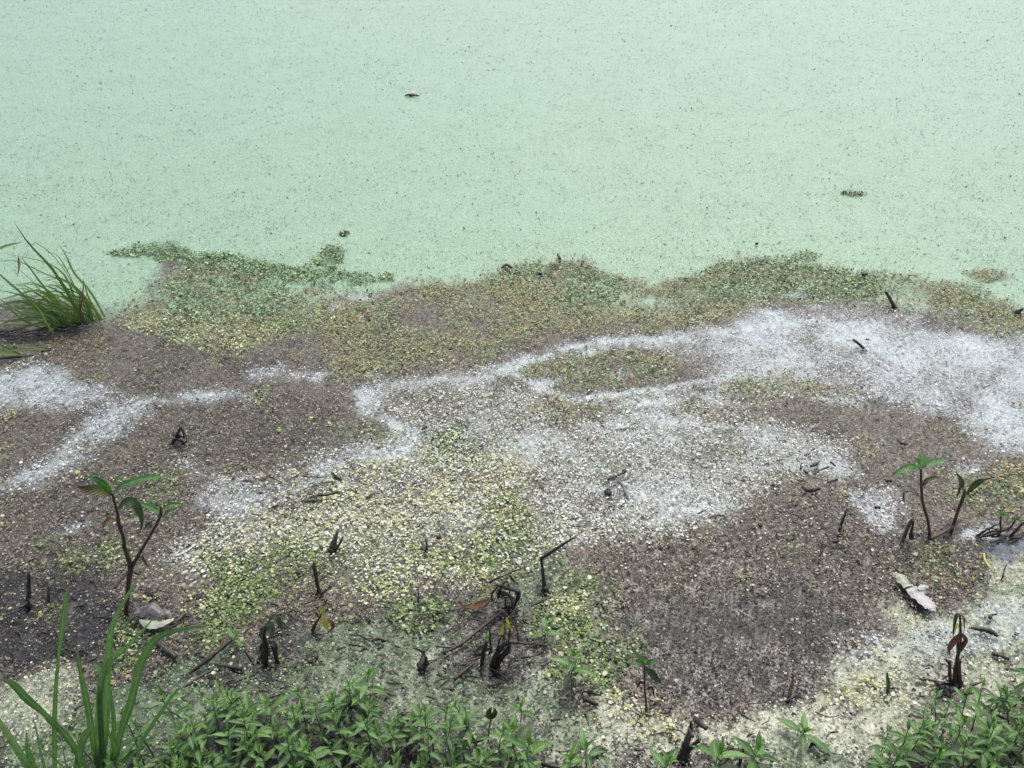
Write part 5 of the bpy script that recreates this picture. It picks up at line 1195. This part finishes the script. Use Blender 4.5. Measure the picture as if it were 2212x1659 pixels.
for i, (pts, w) in enumerate([([(180, 1312), (80, 1260), (-60, 1180)], 34), ([(160, 1310), (60, 1290), (-80, 1290)], 26), ([(410, 1255), (220, 1225), (-40, 1200)], 16), ([(170, 1315), (20, 1230), (-90, 1225)], 24), ([(400, 1258), (250, 1250), (60, 1262), (-60, 1260)], 12)]):
    leaf_part(t, b, 'A', pts, w, 'tuft', 'blade', prof='blade', seed=20+i, dy=-.03)
m = Mesh().tube([ground(*cv('A', -60, 1335), .004), ground(*cv('A', 120, 1318), .012), ground(*cv('A', 290, 1300), .004)], [.003, .006, .002], n=6, jit=.4).tube([ground(*cv('A', 360, 1262), .004), ground(*cv('A', 425, 1252), .008)], [.006, .005], n=6, jit=.4)
m.shift(b); obj('root_mass', m.mesh('root_mass'), M['bark'], t)

# ------------------------------------------------------------------ big grass, bottom left
b = ground(*cv('I', 830, 1780)); t = thing('tall_grass', 'big clump of broad upright grass blades at the bottom left corner', 'grass', b)
BG = [([(475, 1780), (470, 1300), (478, 1000), (495, 790), (512, 620), (545, 350), (562, 190), (592, 105)], [46, 50, 42, 34, 24, 50, 56, 40, 6], .0, .9, None),
      ([(860, 1780), (905, 1300), (918, 900), (940, 650), (965, 450), (1055, 250), (1205, -5)], [80, 100, 98, 88, 62, 50, 36, 4], -.02, 0, None),
      ([(835, 1780), (850, 1200), (870, 920), (960, 725), (1125, 585), (1335, 355)], [60, 66, 62, 70, 62, 34, 4], -.05, 0, None),
      ([(990, 1780), (1030, 1400), (1130, 1100), (1205, 800), (1290, 610), (1400, 515), (1560, 468), (1810, 430)], [50, 80, 96, 88, 76, 60, 38, 4], -.06, 0, None),
      ([(860, 1780), (770, 1200), (710, 900), (682, 750), (664, 612)], [70, 72, 56, 34, 4], .0, 0, None),
      ([(800, 1760), (600, 1420), (430, 1240), (370, 1180), (235, 1065), (110, 935), (10, 898)], [60, 72, 64, 50, 76, 60, 8], -.08, .5, None),
      ([(330, 1800), (150, 1480), (50, 1320), (-60, 1160)], [90, 112, 90, 30], -.04, 0, None),
      ([(620, 1720), (400, 1510), (250, 1440), (110, 1418), (-40, 1490)], [40, 56, 50, 40, 10], -.1, 0, None),
      ([(650, 1780), (700, 1500), (740, 1380), (790, 1300)], [110, 104, 96, 40], -.1, 0, None),
      ([(1180, 1790), (1200, 1500), (1240, 1400), (1350, 1230), (1470, 1060), (1555, 940)], [46, 48, 46, 44, 30, 4], -.02, 0, None),
      ([(420, 1790), (350, 1500), (320, 1350), (285, 1210)], [56, 50, 36, 6], .0, 0, None),
      ([(960, 1780), (985, 1300), (965, 1100), (955, 960)], [64, 66, 52, 10], .05, 0, None),
      ([(880, 1100), (865, 900), (855, 800), (808, 752)], [30, 40, 66, 54], .04, 0, None),
      ([(590, 1780), (555, 1560), (525, 1410)], [24, 26, 6], .0, 0, None),
      ([(900, 1780), (985, 1540), (1000, 1500), (930, 1340)], [40, 66, 60, 20], -.06, 0, None),
      ([(360, 1800), (260, 1560), (235, 1450), (230, 1350)], [76, 70, 44, 8], .02, 0, None),
      ([(700, 1760), (600, 1650), (540, 1640), (480, 1680)], [40, 46, 40, 20], -.12, 0, None),
      ([(1000, 1780), (1045, 1300), (1060, 1090)], [14, 14, 4], .03, 0, None),
      ([(930, 1790), (880, 1450), (860, 1100), (850, 950)], [60, 64, 50, 14], -.03, 0, None)]
for i, (pts, w, dy, tw, lb) in enumerate(BG):
    Q = [onplane(*cv('I', *p), b.y + dy*(j/(len(pts)-1))) for j, p in enumerate(pts)]
    s = pxsize(b)*.2512
    m = Mesh().ribbon(Q, [x*s*.76 for x in w], (rt.uniform(-.35, .35), -.75, .5), .28, len(pts)*3, cross=2, seed=i, twist=tw, wav=.015)
    m.shift(b); obj('blade', m.mesh('blade'), M['grass'], t)

# ------------------------------------------------------------------ unseen tree added behind the viewer so its crown dims the near edge
def shade_tree():
    base = Vector((-2.3, -1.6, .28))
    t = thing('shade_tree', 'unseen leafy tree added behind the viewer to shade the near water', 'tree', base)
    m = Mesh(); rr = random.Random(77)
    m.tube([(0, 0, -.2), (.1, .1, 1.4), (.3, .3, 2.8), (.7, .7, 4.4)], [.22, .16, .14, .08], n=10, jit=.08, seed=1)
    tips = []
    for i in range(14):
        a = rr.uniform(0, 6.28); z0 = rr.uniform(2.9, 4.4); L = rr.uniform(1.2, 3.0); a = rr.uniform(-.5, 1.9) if i < 10 else a
        p0 = Vector((.1+.14*z0, .1+.14*z0, z0)); p1 = p0 + Vector((math.cos(a)*L*.5, math.sin(a)*L*.5, rr.uniform(.3, .9))); p2 = p0 + Vector((math.cos(a)*L, math.sin(a)*L, rr.uniform(.3, 1.5)))
        m.tube([p0, p1, p2], [.06, .035, .012], n=6, seed=i); tips += [p1, p2, p1.lerp(p2, .5)]
    obj('trunk', m.mesh('trunk'), M['brownbark'], t)
    V = []; F = []; UV = []
    for c in tips:
        for k in range(220):
            d = Vector((rr.gauss(0, .5), rr.gauss(0, .5), rr.gauss(0, .3)))
            p = c + d; q = Euler((rr.uniform(-.8, .8), rr.uniform(-.8, .8), rr.uniform(0, 6.28))).to_matrix()
            L = rr.uniform(.05, .09); n0 = len(V)
            for a, b in ((-1, 0), (0, -.38), (1, 0), (0, .38)): V.append(p + q @ Vector((a*L, b*L, -.01 if b else 0)))
            UV += [(.5, 0), (0, .5), (.5, 1), (1, .5)]; F.append((n0, n0+1, n0+2, n0+3))
    obj('crown', pymesh('crown', V, F, UV, False), M['leaf'], t)
shade_tree()

# ------------------------------------------------------------------ sodden shreds of leaf and stem on the grey-green scum
def litter():
    rr = random.Random(91); m = Mesh()
    areas = [((560, 1290), (1180, 1500), 150), ((250, 1290), (620, 1480), 45), ((300, 1500), (1150, 1640), 70), ((1150, 1480), (1800, 1640), 45), ((1950, 1440), (2200, 1560), 40), ((20, 1300), (260, 1440), 20), ((1500, 960), (2150, 1240), 40), ((500, 1010), (820, 1090), 22)]
    for (u0, v0), (u1, v1), n in areas:
        for i in range(n):
            p = ground(rr.uniform(u0, u1), rr.uniform(v0, v1)); a = rr.uniform(-.9, .9) + (math.pi if rr.random() < .5 else 0); L = rr.uniform(.006, .032)
            d = Vector((math.cos(a), math.sin(a), 0))*L; e = Vector((-d.y, d.x, 0))*rr.uniform(-.4, .4)
            z = Vector((0, 0, rr.uniform(.004, .010)))
            if rr.random() < .6: m.tube([p-d+z, p+e+z*1.2, p+d+z], [rr.uniform(.0008, .002), rr.uniform(.001, .004), .0008], n=5, jit=.4, samples=5, seed=i, cap=False)
            else: m.ribbon([p-d*.7+z, p+e*.7+z*1.5, p+d*.7+z], [.001, rr.uniform(.004, .011), .001], (rr.uniform(-.6, .6), rr.uniform(-.6, .6), 1), .5, 5, cross=1, wav=.2, seed=i)
    obj('plant_litter', m.mesh('plant_litter'), M['bark'], kind='stuff', label='black sodden shreds of leaf and stem strewn over the grey-green scum', category='plant litter')
litter()
